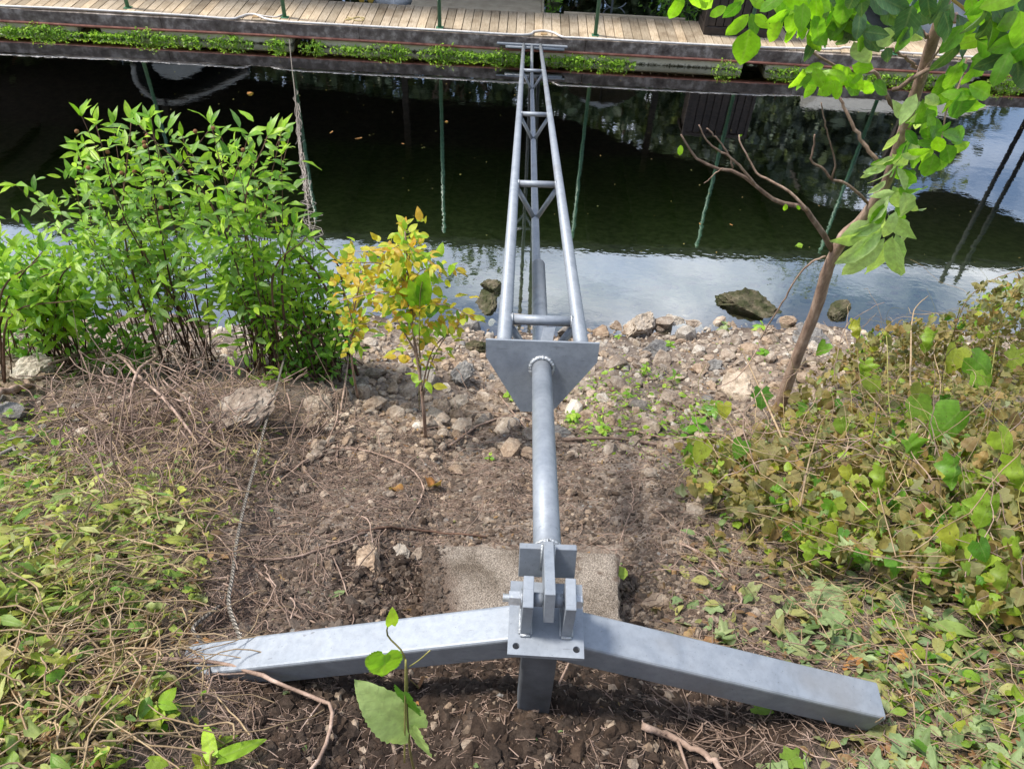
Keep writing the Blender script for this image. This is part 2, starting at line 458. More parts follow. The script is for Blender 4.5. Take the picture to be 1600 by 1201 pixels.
MAT['zinc'] = simple_noise_mat('zinc_bolt', [(.3, (.34, .36, .38)), (.7, (.55, .57, .60))], 60, .4, 200, .001, .7)
MAT['hole'] = simple_noise_mat('bolt_hole_dark', [(.3, (.008, .008, .01)), (.7, (.02, .02, .02))], 30, .9)

def plank_mat():
    mt, nt, out = nodes_of('weathered_deck_wood')
    oc = objc(nt)
    mp = N(nt, 'ShaderNodeMapping'); mp.inputs['Scale'].default_value = (9, 1.1, 9); nt.links.new(oc, mp.inputs[0])
    oi = nt.nodes.new('ShaderNodeObjectInfo')
    ofs = nt.nodes.new('ShaderNodeVectorMath'); ofs.operation = 'ADD'
    nt.links.new(mp.outputs[0], ofs.inputs[0])
    cmb = nt.nodes.new('ShaderNodeCombineXYZ'); nt.links.new(math_(nt, 'MULTIPLY', oi.outputs['Random'], 40.), cmb.inputs[0]); nt.links.new(cmb.outputs[0], ofs.inputs[1])
    g = noise(nt, 5, 6, .65, ofs.outputs[0], .6)
    c = ramp(nt, [(.25, (.27, .21, .15)), (.5, (.45, .37, .27)), (.75, (.58, .49, .38))], g.outputs['Fac']).outputs[0]
    c = mixc(nt, 1., c, ramp(nt, [(0, (.66, .64, .60)), (.5, (1, 1, 1)), (1, (1.22, 1.15, 1.04))], oi.outputs['Random']).outputs[0], 'MULTIPLY')
    st = noise(nt, 2.2, 4, .6, pos(nt))
    c = mixc(nt, .7, c, ramp(nt, [(.34, (.55, .5, .45)), (.5, (1, 1, 1))], st.outputs['Fac']).outputs[0], 'MULTIPLY')
    bsdf(nt, out, c, .85, 0, bump(nt, g.outputs['Fac'], .004, .6), .3)
    return mt
MAT['plank'] = plank_mat()
MAT['plank_pale'] = simple_noise_mat('pale_bare_wood', [(.3, (.33, .27, .19)), (.7, (.48, .41, .30))], 5, .8, 60, .003)
MAT['fascia'] = simple_noise_mat('dark_weathered_timber', [(.30, (.06, .045, .038)), (.5, (.17, .14, .12)), (.66, (.40, .35, .31))], 7, .85, 50, .006)
MAT['rust'] = simple_noise_mat('rusty_steel', [(.3, (.17, .06, .04)), (.6, (.32, .14, .10)), (.8, (.40, .24, .18))], 8, .8, 60, .003)
def float_mat():
    mt, nt, out = nodes_of('cream_float_foam')
    P = pos(nt)
    sep = nt.nodes.new('ShaderNodeSeparateXYZ'); nt.links.new(P, sep.inputs[0])
    n1 = noise(nt, 3, 6, .65, P); n2 = noise(nt, 22, 5, .65, P)
    c = ramp(nt, [(.3, (.66, .59, .42)), (.6, (.86, .80, .62))], n1.outputs['Fac']).outputs[0]
    # slime line close to the water: wear with its own uneven edge
    ln = math_(nt, 'ADD', math_(nt, 'MULTIPLY', sep.outputs['Z'], 5.5), math_(nt, 'MULTIPLY', n2.outputs['Fac'], .7))
    g = ramp(nt, [(.36, (1, 1, 1)), (.58, (0, 0, 0))], ln).outputs[0]
    c = mixc(nt, g, c, (.045, .042, .018))
    bsdf(nt, out, c, .85, 0, bump(nt, n2.outputs['Fac'], .01, .8), .3)
    return mt
MAT['float'] = float_mat()
MAT['hose'] = simple_noise_mat('white_hose', [(.3, (.50, .47, .44)), (.7, (.74, .71, .68))], 12, .55, 60, .001)
MAT['green_paint'] = simple_noise_mat('green_painted_steel', [(.3, (.05, .15, .085)), (.7, (.09, .22, .13))], 20, .45, 60, .001)
MAT['block_wood'] = simple_noise_mat('orange_wood_block', [(.3, (.28, .17, .08)), (.7, (.40, .28, .14))], 30, .8)
MAT['box_brown'] = simple_noise_mat('dark_brown_planter', [(.3, (.018, .013, .011)), (.7, (.045, .034, .028))], 10, .6, 60, .003)
MAT['boat_white'] = simple_noise_mat('white_gelcoat', [(.3, (.72, .74, .76)), (.7, (.80, .82, .84))], 4, .3)
MAT['boat_yellow'] = simple_noise_mat('yellow_bumper', [(.3, (.45, .30, .05)), (.7, (.55, .38, .07))], 10, .5)
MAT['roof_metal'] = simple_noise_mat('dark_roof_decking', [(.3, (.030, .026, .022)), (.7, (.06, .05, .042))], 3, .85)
MAT['rope'] = simple_noise_mat('yellow_rope', [(.3, (.45, .36, .16)), (.7, (.6, .5, .25))], 60, .8)
MAT['canvas_grey'] = simple_noise_mat('grey_canvas', [(.3, (.22, .22, .21)), (.7, (.36, .36, .34))], 8, .9)
MAT['canvas_dark'] = simple_noise_mat('dark_awning_canvas', [(.3, (.012, .014, .016)), (.7, (.03, .03, .032))], 6, .9)
MAT['house'] = simple_noise_mat('pale_siding', [(.3, (.30, .31, .30)), (.7, (.38, .39, .38))], 3, .8)

def bark_mat(name, a, b, c, sc=18.):
    mt, nt, out = nodes_of(name)
    P = pos(nt)
    mp = N(nt, 'ShaderNodeMapping'); mp.inputs['Scale'].default_value = (1, 1, .35); nt.links.new(P, mp.inputs[0])
    n1 = noise(nt, sc, 6, .65, mp.outputs[0]); n2 = noise(nt, sc * 6, 4, .7, mp.outputs[0])
    col = ramp(nt, [(.3, a), (.52, b), (.72, c)], n1.outputs['Fac']).outputs[0]
    oi = nt.nodes.new('ShaderNodeObjectInfo'); at = N(nt, 'ShaderNodeAttribute', attribute_name='tint')
    fr = math_(nt, 'FRACT', math_(nt, 'ADD', oi.outputs['Random'], at.outputs['Fac']))
    col = mixc(nt, 1., col, ramp(nt, [(0, (.6, .58, .56)), (1, (1.35, 1.3, 1.25))], fr).outputs[0], 'MULTIPLY')
    bsdf(nt, out, col, .85, 0, bump(nt, n2.outputs['Fac'], .004, .8), .3)
    return mt
MAT['bark'] = bark_mat('reddish_brown_bark', (.15, .10, .075), (.31, .22, .17), (.50, .39, .32), 30.)
MAT['twig'] = bark_mat('dry_twig', (.14, .095, .075), (.27, .195, .155), (.44, .34, .29))
MAT['twig_grey'] = bark_mat('grey_dead_wood', (.16, .14, .125), (.30, .27, .245), (.44, .41, .38))
MAT['stem_red'] = bark_mat('dark_red_brown_stem', (.06, .035, .025), (.12, .07, .05), (.2, .13, .09))
MAT['stem_green'] = bark_mat('green_yellow_vine_stem', (.13, .14, .04), (.24, .23, .07), (.36, .31, .13))
MAT['straw'] = bark_mat('tan_vine_stem', (.22, .15, .09), (.35, .26, .16), (.46, .37, .24))
def cable_mat():
    mt, nt, out = nodes_of('twisted_steel_cable')
    uv = nt.nodes.new('ShaderNodeUVMap'); sp = nt.nodes.new('ShaderNodeSeparateXYZ'); nt.links.new(uv.outputs[0], sp.inputs[0])
    w = math_(nt, 'SINE', math_(nt, 'ADD', math_(nt, 'MULTIPLY', sp.outputs['Y'], 260.), math_(nt, 'MULTIPLY', sp.outputs['X'], 6.283 * 3)))
    c = ramp(nt, [(0, (.24, .21, .18)), (1, (.34, .305, .265))], math_(nt, 'ADD', math_(nt, 'MULTIPLY', w, .5), .5)).outputs[0]
    bsdf(nt, out, c, .5, .5, bump(nt, w, .004, 1.), .5)
    return mt
MAT['cable'] = cable_mat()

g_fresh = [(.10, .22, .018), (.15, .30, .03), (.20, .36, .045), (.12, .25, .03), (.17, .34, .035)]
MAT['leaf_shrub'] = leaf_mat('shrub_leaf', [(.07, .20, .015), (.22, .43, .025), (.34, .54, .04), (.15, .34, .03), (.42, .60, .05), (.26, .44, .03)], .45, .4)
MAT['leaf_shrub_dull'] = leaf_mat('dull_shrub_leaf', [(.13, .27, .06), (.21, .34, .10), (.15, .29, .06), (.24, .36, .12)], .38, .5)
MAT['leaf_orange'] = leaf_mat('yellow_orange_leaf', [(.56, .30, .04), (.60, .44, .04), (.50, .52, .05), (.58, .36, .05), (.60, .56, .06), (.42, .52, .06)], .5, .45)
MAT['leaf_tree'] = leaf_mat('tree_leaf', [(.08, .24, .02), (.14, .32, .025), (.22, .44, .035), (.10, .26, .03), (.18, .38, .03)], .45, .33, .25, 1.3)
MAT['leaf_tree_bright'] = leaf_mat('bright_tree_leaf', [(.26, .50, .02), (.34, .58, .04), (.20, .42, .02), (.30, .50, .05)], .55, .35, .2, 1.2)
MAT['leaf_tree_pale'] = leaf_mat('pale_underside_leaf', [(.46, .60, .24), (.54, .68, .32), (.40, .56, .20)], .35, .5, .1, 1.2)
MAT['leaf_tree_dark'] = leaf_mat('blue_green_leaf', [(.045, .115, .045), (.08, .16, .07), (.055, .13, .035), (.12, .20, .11)], .3, .35, .3, 1.2)
MAT['leaf_vine'] = leaf_mat('vine_leaf', [(.07, .20, .02), (.15, .31, .025), (.30, .42, .04), (.17, .28, .03), (.40, .42, .05), (.12, .22, .03)], .42, .45, .5)
MAT['leaf_wilt'] = leaf_mat('wilted_olive_leaf', [(.17, .15, .05), (.27, .22, .06), (.13, .14, .05), (.30, .19, .06), (.22, .22, .07), (.22, .13, .06)], .28, .6, .6)
MAT['leaf_litter_green'] = leaf_mat('fallen_grey_green_leaf', [(.12, .19, .08), (.22, .29, .12), (.09, .15, .04), (.30, .38, .18), (.20, .20, .07), (.34, .32, .10)], .18, .6, .6)
MAT['leaf_litter_brown'] = leaf_mat('fallen_brown_leaf', [(.17, .08, .035), (.26, .15, .07), (.12, .065, .035), (.33, .21, .10), (.22, .10, .045)], .15, .7, .5)
MAT['leaf_weed'] = leaf_mat('pulled_weed_leaf', [(.16, .27, .04), (.36, .44, .08), (.48, .48, .20), (.12, .26, .035), (.30, .26, .12), (.48, .52, .10), (.24, .17, .08)], .35, .5, .3)
MAT['leaf_orange_dead'] = leaf_mat('dead_orange_leaf', [(.40, .17, .05), (.5, .25, .08), (.34, .14, .05)], .2, .7, .5)
MAT['leaf_dock'] = leaf_mat('dock_weed_leaf', [(.16, .36, .03), (.36, .56, .06), (.22, .44, .04), (.46, .62, .09), (.12, .28, .03)], .45, .45)
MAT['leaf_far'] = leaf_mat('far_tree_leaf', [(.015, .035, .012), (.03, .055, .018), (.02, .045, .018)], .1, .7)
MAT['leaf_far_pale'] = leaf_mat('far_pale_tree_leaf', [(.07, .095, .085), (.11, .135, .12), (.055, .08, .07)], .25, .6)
MAT['seed'] = simple_noise_mat('brown_seed_ball', [(.3, (.14, .06, .02)), (.7, (.28, .13, .05))], 300, .8, 400, .003)

def water_material():
    mt, nt, out = nodes_of('calm_dark_water')
    P = pos(nt)
    mp = N(nt, 'ShaderNodeMapping'); mp.inputs['Scale'].default_value = (1.0, 1.6, 1); nt.links.new(P, mp.inputs[0])
    n1 = noise(nt, 3.0, 3, .5, mp.outputs[0]); n2 = noise(nt, 14, 2, .5, mp.outputs[0])
    bn = bump(nt, n1.outputs['Fac'], .004, .25); bn = bump(nt, n2.outputs['Fac'], .0007, .3, bn)
    tr = N(nt, 'ShaderNodeBsdfTransparent'); tr.inputs[0].default_value = (.80, .84, .76, 1)
    gl = N(nt, 'ShaderNodeBsdfGlossy', Roughness=.012); gl.inputs[0].default_value = (1, 1, 1, 1); nt.links.new(bn, gl.inputs['Normal'])
    fr = N(nt, 'ShaderNodeFresnel', IOR=2.1); nt.links.new(bn, fr.inputs['Normal'])
    geo = nt.nodes.new('ShaderNodeNewGeometry')
    fac = math_(nt, 'MULTIPLY', math_(nt, 'MULTIPLY', fr.outputs[0], 2.4), math_(nt, 'SUBTRACT', 1., geo.outputs['Backfacing']))
    mx = nt.nodes.new('ShaderNodeMixShader'); nt.links.new(fac, mx.inputs[0]); nt.links.new(tr.outputs[0], mx.inputs[1]); nt.links.new(gl.outputs[0], mx.inputs[2])
    nt.links.new(mx.outputs[0], out.inputs[0])
    va = N(nt, 'ShaderNodeVolumeAbsorption', Density=1.55); va.inputs[0].default_value = (.42, .53, .34, 1)
    nt.links.new(va.outputs[0], out.inputs['Volume'])
    return mt
MAT['water'] = water_material()

# ------------------------------------------------------------------ ground sheet and water
def axis(lo, a, b, hi, fine, coarse):
    left = a - np.geomspace(coarse, a - lo + coarse, 26)[::-1] + coarse
    right = b + np.geomspace(coarse, hi - b + coarse, 26) - coarse
    return np.unique(np.round(np.concatenate([left, np.arange(a, b, fine), right]), 5))
gx = axis(-150, -3.9, 4.1, 150, .03, .08)
gy = axis(-60, .2, 7.2, 200, .03, .08)
GX, GY = np.meshgrid(gx, gy); GZ = gz(GX, GY)
V = np.stack([GX.ravel(), GY.ravel(), GZ.ravel()], -1)
nx, ny = len(gx), len(gy)
i = np.arange(ny - 1)[:, None] * nx + np.arange(nx - 1)[None]
FQ = np.stack([i, i + 1, i + nx + 1, i + nx], -1).reshape(-1, 4)
me = mesh('ground', V, FQ, MAT['soil'], smooth=True)
moist = np.clip(1.25 * blob(V[:, 0], V[:, 1], .1, .80, .62, .30) + .9 * blob(V[:, 0], V[:, 1], -.40, 1.30, .20, .16) + .55 * blob(V[:, 0], V[:, 1], .8, 1.25, .25, .5)
                + .8 * blob(V[:, 0], V[:, 1], -.1, 1.1, .4, .15) + .8 * blob(V[:, 0], V[:, 1], -1.6, 1.0, .9, .8) + .9 * blob(V[:, 0], V[:, 1], -2.0, 2.9, 1., .7) + .8 * blob(V[:, 0], V[:, 1], 2.4, 2.8, 1.1, 1.2) + .6 * blob(V[:, 0], V[:, 1], 1.5, 1.0, .6, .7) + .25 * fbm(V[:, 0] * 3, V[:, 1] * 3, 9, 3), 0, 1)  # damp soil, plus shaded gaps beneath brush heap and undergrowth painted darker
sh = shore(V[:, 0]) - V[:, 1]
moist = np.maximum(moist, .8 * sstep(.35, .0, sh))
mud = sstep(.15, -1.3, sh) * (V[:, 1] < 21) + .5 * sstep(6, 14, np.abs(V[:, 0])) * (V[:, 1] < 5)
for nme, arr in (('moist', moist), ('mud', np.clip(mud, 0, 1))):
    a = me.attributes.new(nme, 'FLOAT', 'POINT'); a.data.foreach_set('value', arr.astype(np.float32))
tag(link('ground', me), 'brown soil river bank sloping down to the water', kind='structure')

X0, X1, Y0, Y1 = -90., 90., 4.5, 24.
wy = [Y0, Y1]
Vw = np.array([[X0, Y0, 0], [X1, Y0, 0], [X1, Y1, 0], [X0, Y1, 0], [X0, Y0, -3], [X1, Y0, -3], [X1, Y1, -3], [X0, Y1, -3.]])
Fw = np.array([[0, 1, 2, 3], [7, 6, 5, 4], [0, 4, 5, 1], [1, 5, 6, 2], [2, 6, 7, 3], [3, 7, 4, 0]])
tag(link('water', mesh('water', Vw, Fw, MAT['water'])), 'calm dark river water mirroring trees and cloudy sky', kind='structure')

# ------------------------------------------------------------------ leaf templates
def leaf_template(kind, nv=6, fold=.18, bend=.25, curl=0., seed=0, rip=.018):
    """unit leaf along +Y, normal +Z; returns V, quads/tris, uv"""
    r = np.random.default_rng(seed + 100)
    t = np.linspace(0, 1, nv + 1)
    if kind == 'lance': w = .165 * np.sin(PI * t ** .85) ** .9
    elif kind == 'narrow': w = .085 * np.sin(PI * t ** .8) ** .8
    elif kind == 'ovate': w = .29 * np.sin(PI * t ** .78) ** .8
    elif kind == 'oblong': w = .25 * np.sin(PI * t) ** .6
    elif kind == 'round': w = .42 * np.sin(PI * t) ** .6
    elif kind in ('heart', 'lobed'): w = .47 * np.sin(PI * np.clip(t * .93 + .07, 0, 1) ** .62) ** .85
    w = w.copy(); w[-1] = 0.
    yl = t.copy()
    if kind in ('heart', 'lobed'):
        w[0] = .20; yl = t - .20 * (1 - t) ** 2 * (1.0)       # lobes reach behind the stalk
        if kind == 'lobed':
            w = w * (1 + .26 * np.cos(t * 2 * PI * 2.5 + .4)); w[-1] = 0
    w = w * (1 + r.normal(0, .05, nv + 1))
    z = -bend * t ** 2
    c = np.stack([0 * t, t, z], -1)
    L = np.stack([-w, yl, z * (1 if kind not in ('heart', 'lobed') else 1) + fold * w - curl * w ** 2 * 4 + r.normal(0, .015, nv + 1)], -1)
    Rr = np.stack([w, yl, z + fold * w - curl * w ** 2 * 4 + r.normal(0, .015, nv + 1)], -1)
    if rip > 0:
        for A_, ph in ((L, 0.), (c, 1.1), (Rr, 2.6)):
            A_[:, 2] += rip * np.sin(t * r.uniform(6, 11) + ph + r.uniform(0, 3)); A_[:, 0] *= 1 - (.35 if rip > .04 else 0) * np.abs(np.sin(t * 5 + ph + seed))
    V = np.concatenate([L, c, Rr])
    k = nv + 1; q = []
    for a in range(nv):
        q.append([a, k + a, k + a + 1, a + 1]); q.append([k + a, 2 * k + a, 2 * k + a + 1, k + a + 1])
    u = np.concatenate([.5 - w, 0 * w + .5, .5 + w]); v = np.concatenate([yl, t, yl])
    return V, np.array(q), np.stack([u, v], -1)
TPL = {
    'lance': [leaf_template('lance', 4, .2, b, 0, s) for s, b in enumerate((.1, .3, .5))],
    'narrow': [leaf_template('narrow', 4, .2, b, 0, s) for s, b in enumerate((.1, .4))],
    'ovate': [leaf_template('ovate', 5, .2, b, c, s) for s, (b, c) in enumerate(((.1, 0), (.3, .2), (.5, .5)))],
    'oblong': [leaf_template('oblong', 7, .22, b, c, s) for s, (b, c) in enumerate(((.15, 0), (.35, .3), (.55, .1), (.25, -.3)))],
    'round': [leaf_template('round', 5, .15, b, c, s) for s, (b, c) in enumerate(((.05, 0), (.2, .3)))],
    'heart': [leaf_template('heart', 11, .15, b, c, s) for s, (b, c) in enumerate(((.1, 0), (.3, .3), (.2, -.2)))],
    'lobed': [leaf_template('lobed', 13, .15, b, c, s) for s, (b, c) in enumerate(((.1, 0), (.35, .35), (.3, -.4)))],
    'crumple': [leaf_template('lobed', 10, .25, .25, .5, 7, .06), leaf_template('ovate', 8, .45, .35, -.5, 8, .05), leaf_template('oblong', 8, -.3, .3, .6, 9, .05), leaf_template('lobed', 10, -.2, .4, .4, 10, .08)],
}
def frames(D, Nn):
    """leaf axes D (n,3) and rough normals -> rotation matrices with rows side, dir, normal"""
    D = nrm(D); S = nrm(np.cross(D, Nn)); Nz = np.cross(S, D)
    return np.stack([S, D, Nz], 1)
def leaf_cloud(P, D, Nn, size, kinds, wid=None):
    """merged leaves. returns V,F,uv,tint"""
    Rm = frames(D, Nn); n = len(P); size = np.broadcast_to(size, (n,))
    tp = [t for k in kinds for t in TPL[k]]
    which = rng.integers(0, len(tp), n)
    Vs, Fs, Us, Ts = [], [], [], []; off = 0
    wid = np.ones(n) if wid is None else wid
    for w, (tv, tf, tu) in enumerate(tp):
        ix = np.where(which == w)[0]
        if not len(ix): continue
        loc = tv[None] * size[ix][:, None, None]; loc = loc * np.stack([wid[ix], np.ones(len(ix)), np.ones(len(ix))], -1)[:, None]
        W = np.einsum('nvk,nkj->nvj', loc, Rm[ix]) + P[ix][:, None]
        Vs.append(W.reshape(-1, 3)); Fs.append((tf[None] + off + np.arange(len(ix))[:, None, None] * len(tv)).reshape(-1, 4))
        Us.append(np.tile(tu, (len(ix), 1))); Ts.append(np.repeat(rng.random(len(ix)), len(tv))); off += len(ix) * len(tv)
    return np.concatenate(Vs), np.concatenate(Fs), np.concatenate(Us), np.concatenate(Ts)
_lm = {}
def leaf_mesh(kind, mat):
    key = (kind, mat)
    if key not in _lm:
        _lm[key] = [mesh('leaf', v, f, MAT[mat], uv=u, tint=np.zeros(len(v)), smooth=True) for v, f, u in TPL[kind]]
    return _lm[key]
def place_leaves(root, P, D, Nn, size, kinds, mats, limit=280, rest='foliage', wid=None):
    """the ones that show largest as child objects, the rest as one stuff part per material"""
    n = len(P); size = np.broadcast_to(np.asarray(size, float), (n,)).copy()
    mats = [mats] * n if isinstance(mats, str) else mats
    px, py, dep = proj(P)
    vis = (px > -60) & (px < 1660) & (py > -60) & (py < 1260)
    score = size / np.maximum(dep, .2) * F * vis
    order = np.argsort(-score)
    Rm = frames(D, Nn); base = np.array(wloc(root))
    first = order[:limit]
    for i in first:
        me = random.choice(leaf_mesh(random.choice(kinds), mats[i]))
        o = bpy.data.objects.new('leaf', me); COL.objects.link(o); o.parent = root
        s = size[i]; mm = Matrix.Identity(4)
        for a in range(3):
            for b in range(3): mm[b][a] = Rm[i][a][b] * s * (wid[i] if (wid is not None and a == 0) else 1)
        mm.translation = Vector(P[i] - base)
        o.matrix_basis = mm
    remain = order[limit:]
    ms = np.array(mats)
    for mname in sorted(set(ms[remain])) if len(remain) else []:
        ix = remain[ms[remain] == mname]
        v, f, u, t = leaf_cloud(P[ix], D[ix], Nn[ix], size[ix], kinds, None if wid is None else wid[ix])
        part(rest, v, f, MAT[mname], root, True, u, t, stuff=True)

# rocks ----------------------------------------------------------------
def ico(sub):
    t = (1 + 5 ** .5) / 2
    V = [(-1, t, 0), (1, t, 0), (-1, -t, 0), (1, -t, 0), (0, -1, t), (0, 1, t), (0, -1, -t), (0, 1, -t), (t, 0, -1), (t, 0, 1), (-t, 0, -1), (-t, 0, 1)]
    Fc = [(0, 11, 5), (0, 5, 1), (0, 1, 7), (0, 7, 10), (0, 10, 11), (1, 5, 9), (5, 11, 4), (11, 10, 2), (10, 7, 6), (7, 1, 8), (3, 9, 4), (3, 4, 2), (3, 2, 6), (3, 6, 8), (3, 8, 9), (4, 9, 5), (2, 4, 11), (6, 2, 10), (8, 6, 7), (9, 8, 1)]
    V = [np.array(v, float) / np.linalg.norm(v) for v in V]
    for _ in range(sub):
        cache = {}; nf = []
        def mid(a, b):
            k = (min(a, b), max(a, b))
            if k not in cache: V.append(nrm(V[a] + V[b])); cache[k] = len(V) - 1
            return cache[k]
        for a, b, c in Fc:
            x, y, z = mid(a, b), mid(b, c), mid(c, a); nf += [(a, x, z), (b, y, x), (c, z, y), (x, y, z)]
        Fc = nf
    return np.array(V), np.array(Fc)
def rock_shape(sub, seed, cuts=9, flat=.7, rough=.05):
    r = np.random.default_rng(seed)
    V, Fc = ico(sub)
    for _ in range(cuts):
        n = nrm(r.normal(size=3)); d = r.uniform(.45, .85); s = V @ n
        V = V - np.maximum(s - d, 0)[:, None] * n
    V = V * (1 + rough * r.normal(size=(len(V), 1)))
    V = V * np.array([1, r.uniform(.65, .95), flat * r.uniform(.75, 1.1)])
    return V / np.abs(V[:, 0]).max(), Fc
ROCK0 = [rock_shape(0, s, 5, .7, .12) for s in range(6)]
ROCK1 = [rock_shape(1, s, 9, .7, .06) for s in range(10)]
ROCK3 = [rock_shape(3, s, 13, .7, .018) for s in range(12)]
def rotm(ax, ay, az):
    return np.array(Matrix.Rotation(az, 3, 'Z') @ Matrix.Rotation(ay, 3, 'Y') @ Matrix.Rotation(ax, 3, 'X'))
def rock_cloud(P, size, tpls, tilt=.6):
    Vs, Fs, Ts = [], [], []; off = 0
    n = len(P); which = rng.integers(0, len(tpls), n)
    A = rng.uniform(0, 2 * PI, n); ca, sa = np.cos(A), np.sin(A); tx = rng.normal(0, tilt, n); ct, s_ = np.cos(tx), np.sin(tx)
    Rz = np.zeros((n, 3, 3)); Rz[:, 0, 0] = ca; Rz[:, 0, 1] = sa; Rz[:, 1, 0] = -sa; Rz[:, 1, 1] = ca; Rz[:, 2, 2] = 1
    Rx = np.zeros((n, 3, 3)); Rx[:, 0, 0] = 1; Rx[:, 1, 1] = ct; Rx[:, 1, 2] = s_; Rx[:, 2, 1] = -s_; Rx[:, 2, 2] = ct
    Rm = Rx @ Rz
    for w, (tv, tf) in enumerate(tpls):
        ix = np.where(which == w)[0]
        if not len(ix): continue
        W = np.einsum('nvk,nkj->nvj', tv[None] * size[ix][:, None, None], Rm[ix]) + P[ix][:, None]
        Vs.append(W.reshape(-1, 3)); Fs.append((tf[None] + off + np.arange(len(ix))[:, None, None] * len(tv)).reshape(-1, 3))
        Ts.append(np.repeat(rng.random(len(ix)), len(tv))); off += len(ix) * len(tv)
    return np.concatenate(Vs), np.concatenate(Fs), np.concatenate(Ts)

# =================================================================== LARGE STRUCTURES: dock, roof, far bank
DYAW = math.atan(.013)
dX = np.array([math.cos(DYAW), math.sin(DYAW), 0]); dY = np.array([-dX[1], dX[0], 0]); dZ = np.array([0, 0, 1.])
DO = np.array([0, 13.52, 0.])                     # dock origin: front edge at x=0, water level
DA = np.stack([dX, dY, dZ])
def dk(x, y, z): return DO + x * dX + y * dY + z * dZ
def dpx(px, py, z=.39):                         # pixel -> dock-local x
    p = atz(px, py, z) - DO; return float(p @ dX)
dock = thing('floating_dock', 'long floating dock with wooden walkway along the far side of the water', 'dock', dk(0, .6, .2))
PW = .1545
def dbox(name, x, y, z, hx, hy, hz, mat, root, bev=0, label=None):
    v, f = boxv(dk(x, y, z), (hx, hy, hz), DA, bev)
    return part(name, v, f, mat, root, label=label)
pm = [mesh('plank', *boxv((0, 0, 0), (PW / 2 - .0045 - rng.random() * .002, .57, .019), DA, .003), MAT['plank']) for _ in range(4)]
k = 0
x = -13.5
while x < 14.2:
    o = bpy.data.objects.new('plank', random.choice(pm)); COL.objects.link(o); o.parent = dock
    p = dk(x, .58 + random.uniform(-.008, .008), .371 + random.uniform(-.003, .003)) - np.array(dock.location)
    o.location = tuple(p); o.rotation_euler = (0, 0, random.uniform(-.004, .004))
    x += PW
# back edge kerb, fascia boards, rusty pipe
for a, b in ((.55, 2.75),):
    dbox('kerb_board', (a + b) / 2, 1.185, .385, (b - a) / 2, .025, .03, MAT['plank_pale'], dock, .004)
xs = [-13.6, -10.2, -6.9, -3.1, -2.36, .8, 4.2, 7.6, 10.9, 14.3]
xs = [-13.6, -10.1, -6.3, -2.95, .9, 4.6, 8.3, 11.4, 14.3]
for j in range(len(xs) - 1):
    a, b = xs[j], xs[j + 1]
    dbox('fascia_board', (a + b) / 2, -.03, .275 - .004 * (j % 2), (b - a) / 2 - .004, .028, .095, MAT['fascia'], dock, .005)
    dbox('joist', (a + b) / 2, .6, .30, (b - a) / 2 - .004, .03, .048, MAT['fascia'], dock)
pp = smoothpath([dk(x, -.065, .165 + .006 * math.sin(x * 2)) for x in np.linspace(-13.5, 14, 14)], 60)
part('rusty_pipe', *tube(pp, .024, 8), MAT['rust'], dock, True)
part('steel_angle', *boxv(dk(.25, -.02, .175), (13.8, .05, .006), DA), MAT['rust'], dock)
# floats: cream blocks with dark gaps
gaps = [dpx(118, 60, .1), dpx(466, 75, .1), dpx(832, 95, .1), dpx(1182, 105, .1), dpx(1540, 118, .1)]
edges = [-13.5] + gaps + [14.]
for j in range(len(edges) - 1):
    a = edges[j] + (.20 if j > 0 else 0); b = edges[j + 1] - (.20 if j < len(edges) - 2 else 0)
    n = 14; V, FA = boxv(dk((a + b) / 2, .57, .005), ((b - a) / 2, .56, .135), DA, .025)
    part('float_block', V, FA, MAT['float'], dock)
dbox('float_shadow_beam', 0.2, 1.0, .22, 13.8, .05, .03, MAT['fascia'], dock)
# finger deck going back from the dock, pale boards running lengthwise
finger = thing('finger_deck', 'pale plank finger deck joining the back of the dock', 'deck', dk(-.9, 2.5, .38))
xa, xb = dpx(640, 12), dpx(846, 18)
for j in range(9):
    v, f = boxv(dk((xa + xb) / 2 , 1.26 + .28 * j, .374), ((xb - xa) / 2, .137, .018), DA, .003)
    part('board', v, f, MAT['plank_pale'], finger)
dbox('edge_board', xb + .025, 2.38, .36, .022, 1.24, .05, MAT['plank_pale'], finger)
# dock pieces: hose, blocks, posts
hose_px = [(-60, 5), (0, 9), (100, 13), (200, 18.5), (300, 24.5), (358, 30), (375, 26), (388, 21.5), (402, 21), (418, 30), (445, 41), (500, 44), (600, 45.5), (700, 50), (815, 55), (835, 49), (850, 47.5), (865, 51), (880, 61), (905, 64), (1000, 66), (1100, 69.5), (1200, 74), (1300, 76), (1318, 74), (1330, 69), (1350, 69), (1390, 80), (1440, 84), (1560, 91), (1680, 97)]
hp = []
for a, b in hose_px:
    q = atz(a, b, .405) - DO; lx_, ly_ = float(q @ dX), float(q @ dY)
    hp.append(dk(lx_, np.clip(ly_, -.045, .2), .405))
hp = smoothpath(hp, 170)
v, f = tube(hp, .019, 7)
solo('hose', v, f, MAT['hose'], 'white hose running along the front edge of the dock', 'hose', smooth=True)
lp = smoothpath([atz(400, 22, .41), atz(415, 25, .405), atz(432, 26, .405), atz(442, 22, .405)], 14)
solo('hose', *tube(lp, .011, 6), MAT['hose'], 'thin white line looping from the hose block to the green post', 'hose', smooth=True)
for (bx, by, lb) in ((400, 27, 'small orange wooden block under the hose left of the second green post'), (850, 54, 'small wooden block under the hose beside the truss end'), (1346, 74, 'small wooden block under the hose behind the right tree')):
    c = atz(bx, by, .38); v, f = boxv(c, (.055, .045, .022), DA, .004)
    solo('wood_block', v, f, MAT['block_wood'], lb, 'block')
rp = [atz(555, 29, .40) + np.array([.13 * math.cos(a) * (1 + .3 * math.sin(3 * a)), .09 * math.sin(a * 1.5), 0]) for a in np.linspace(0, 9, 40)]
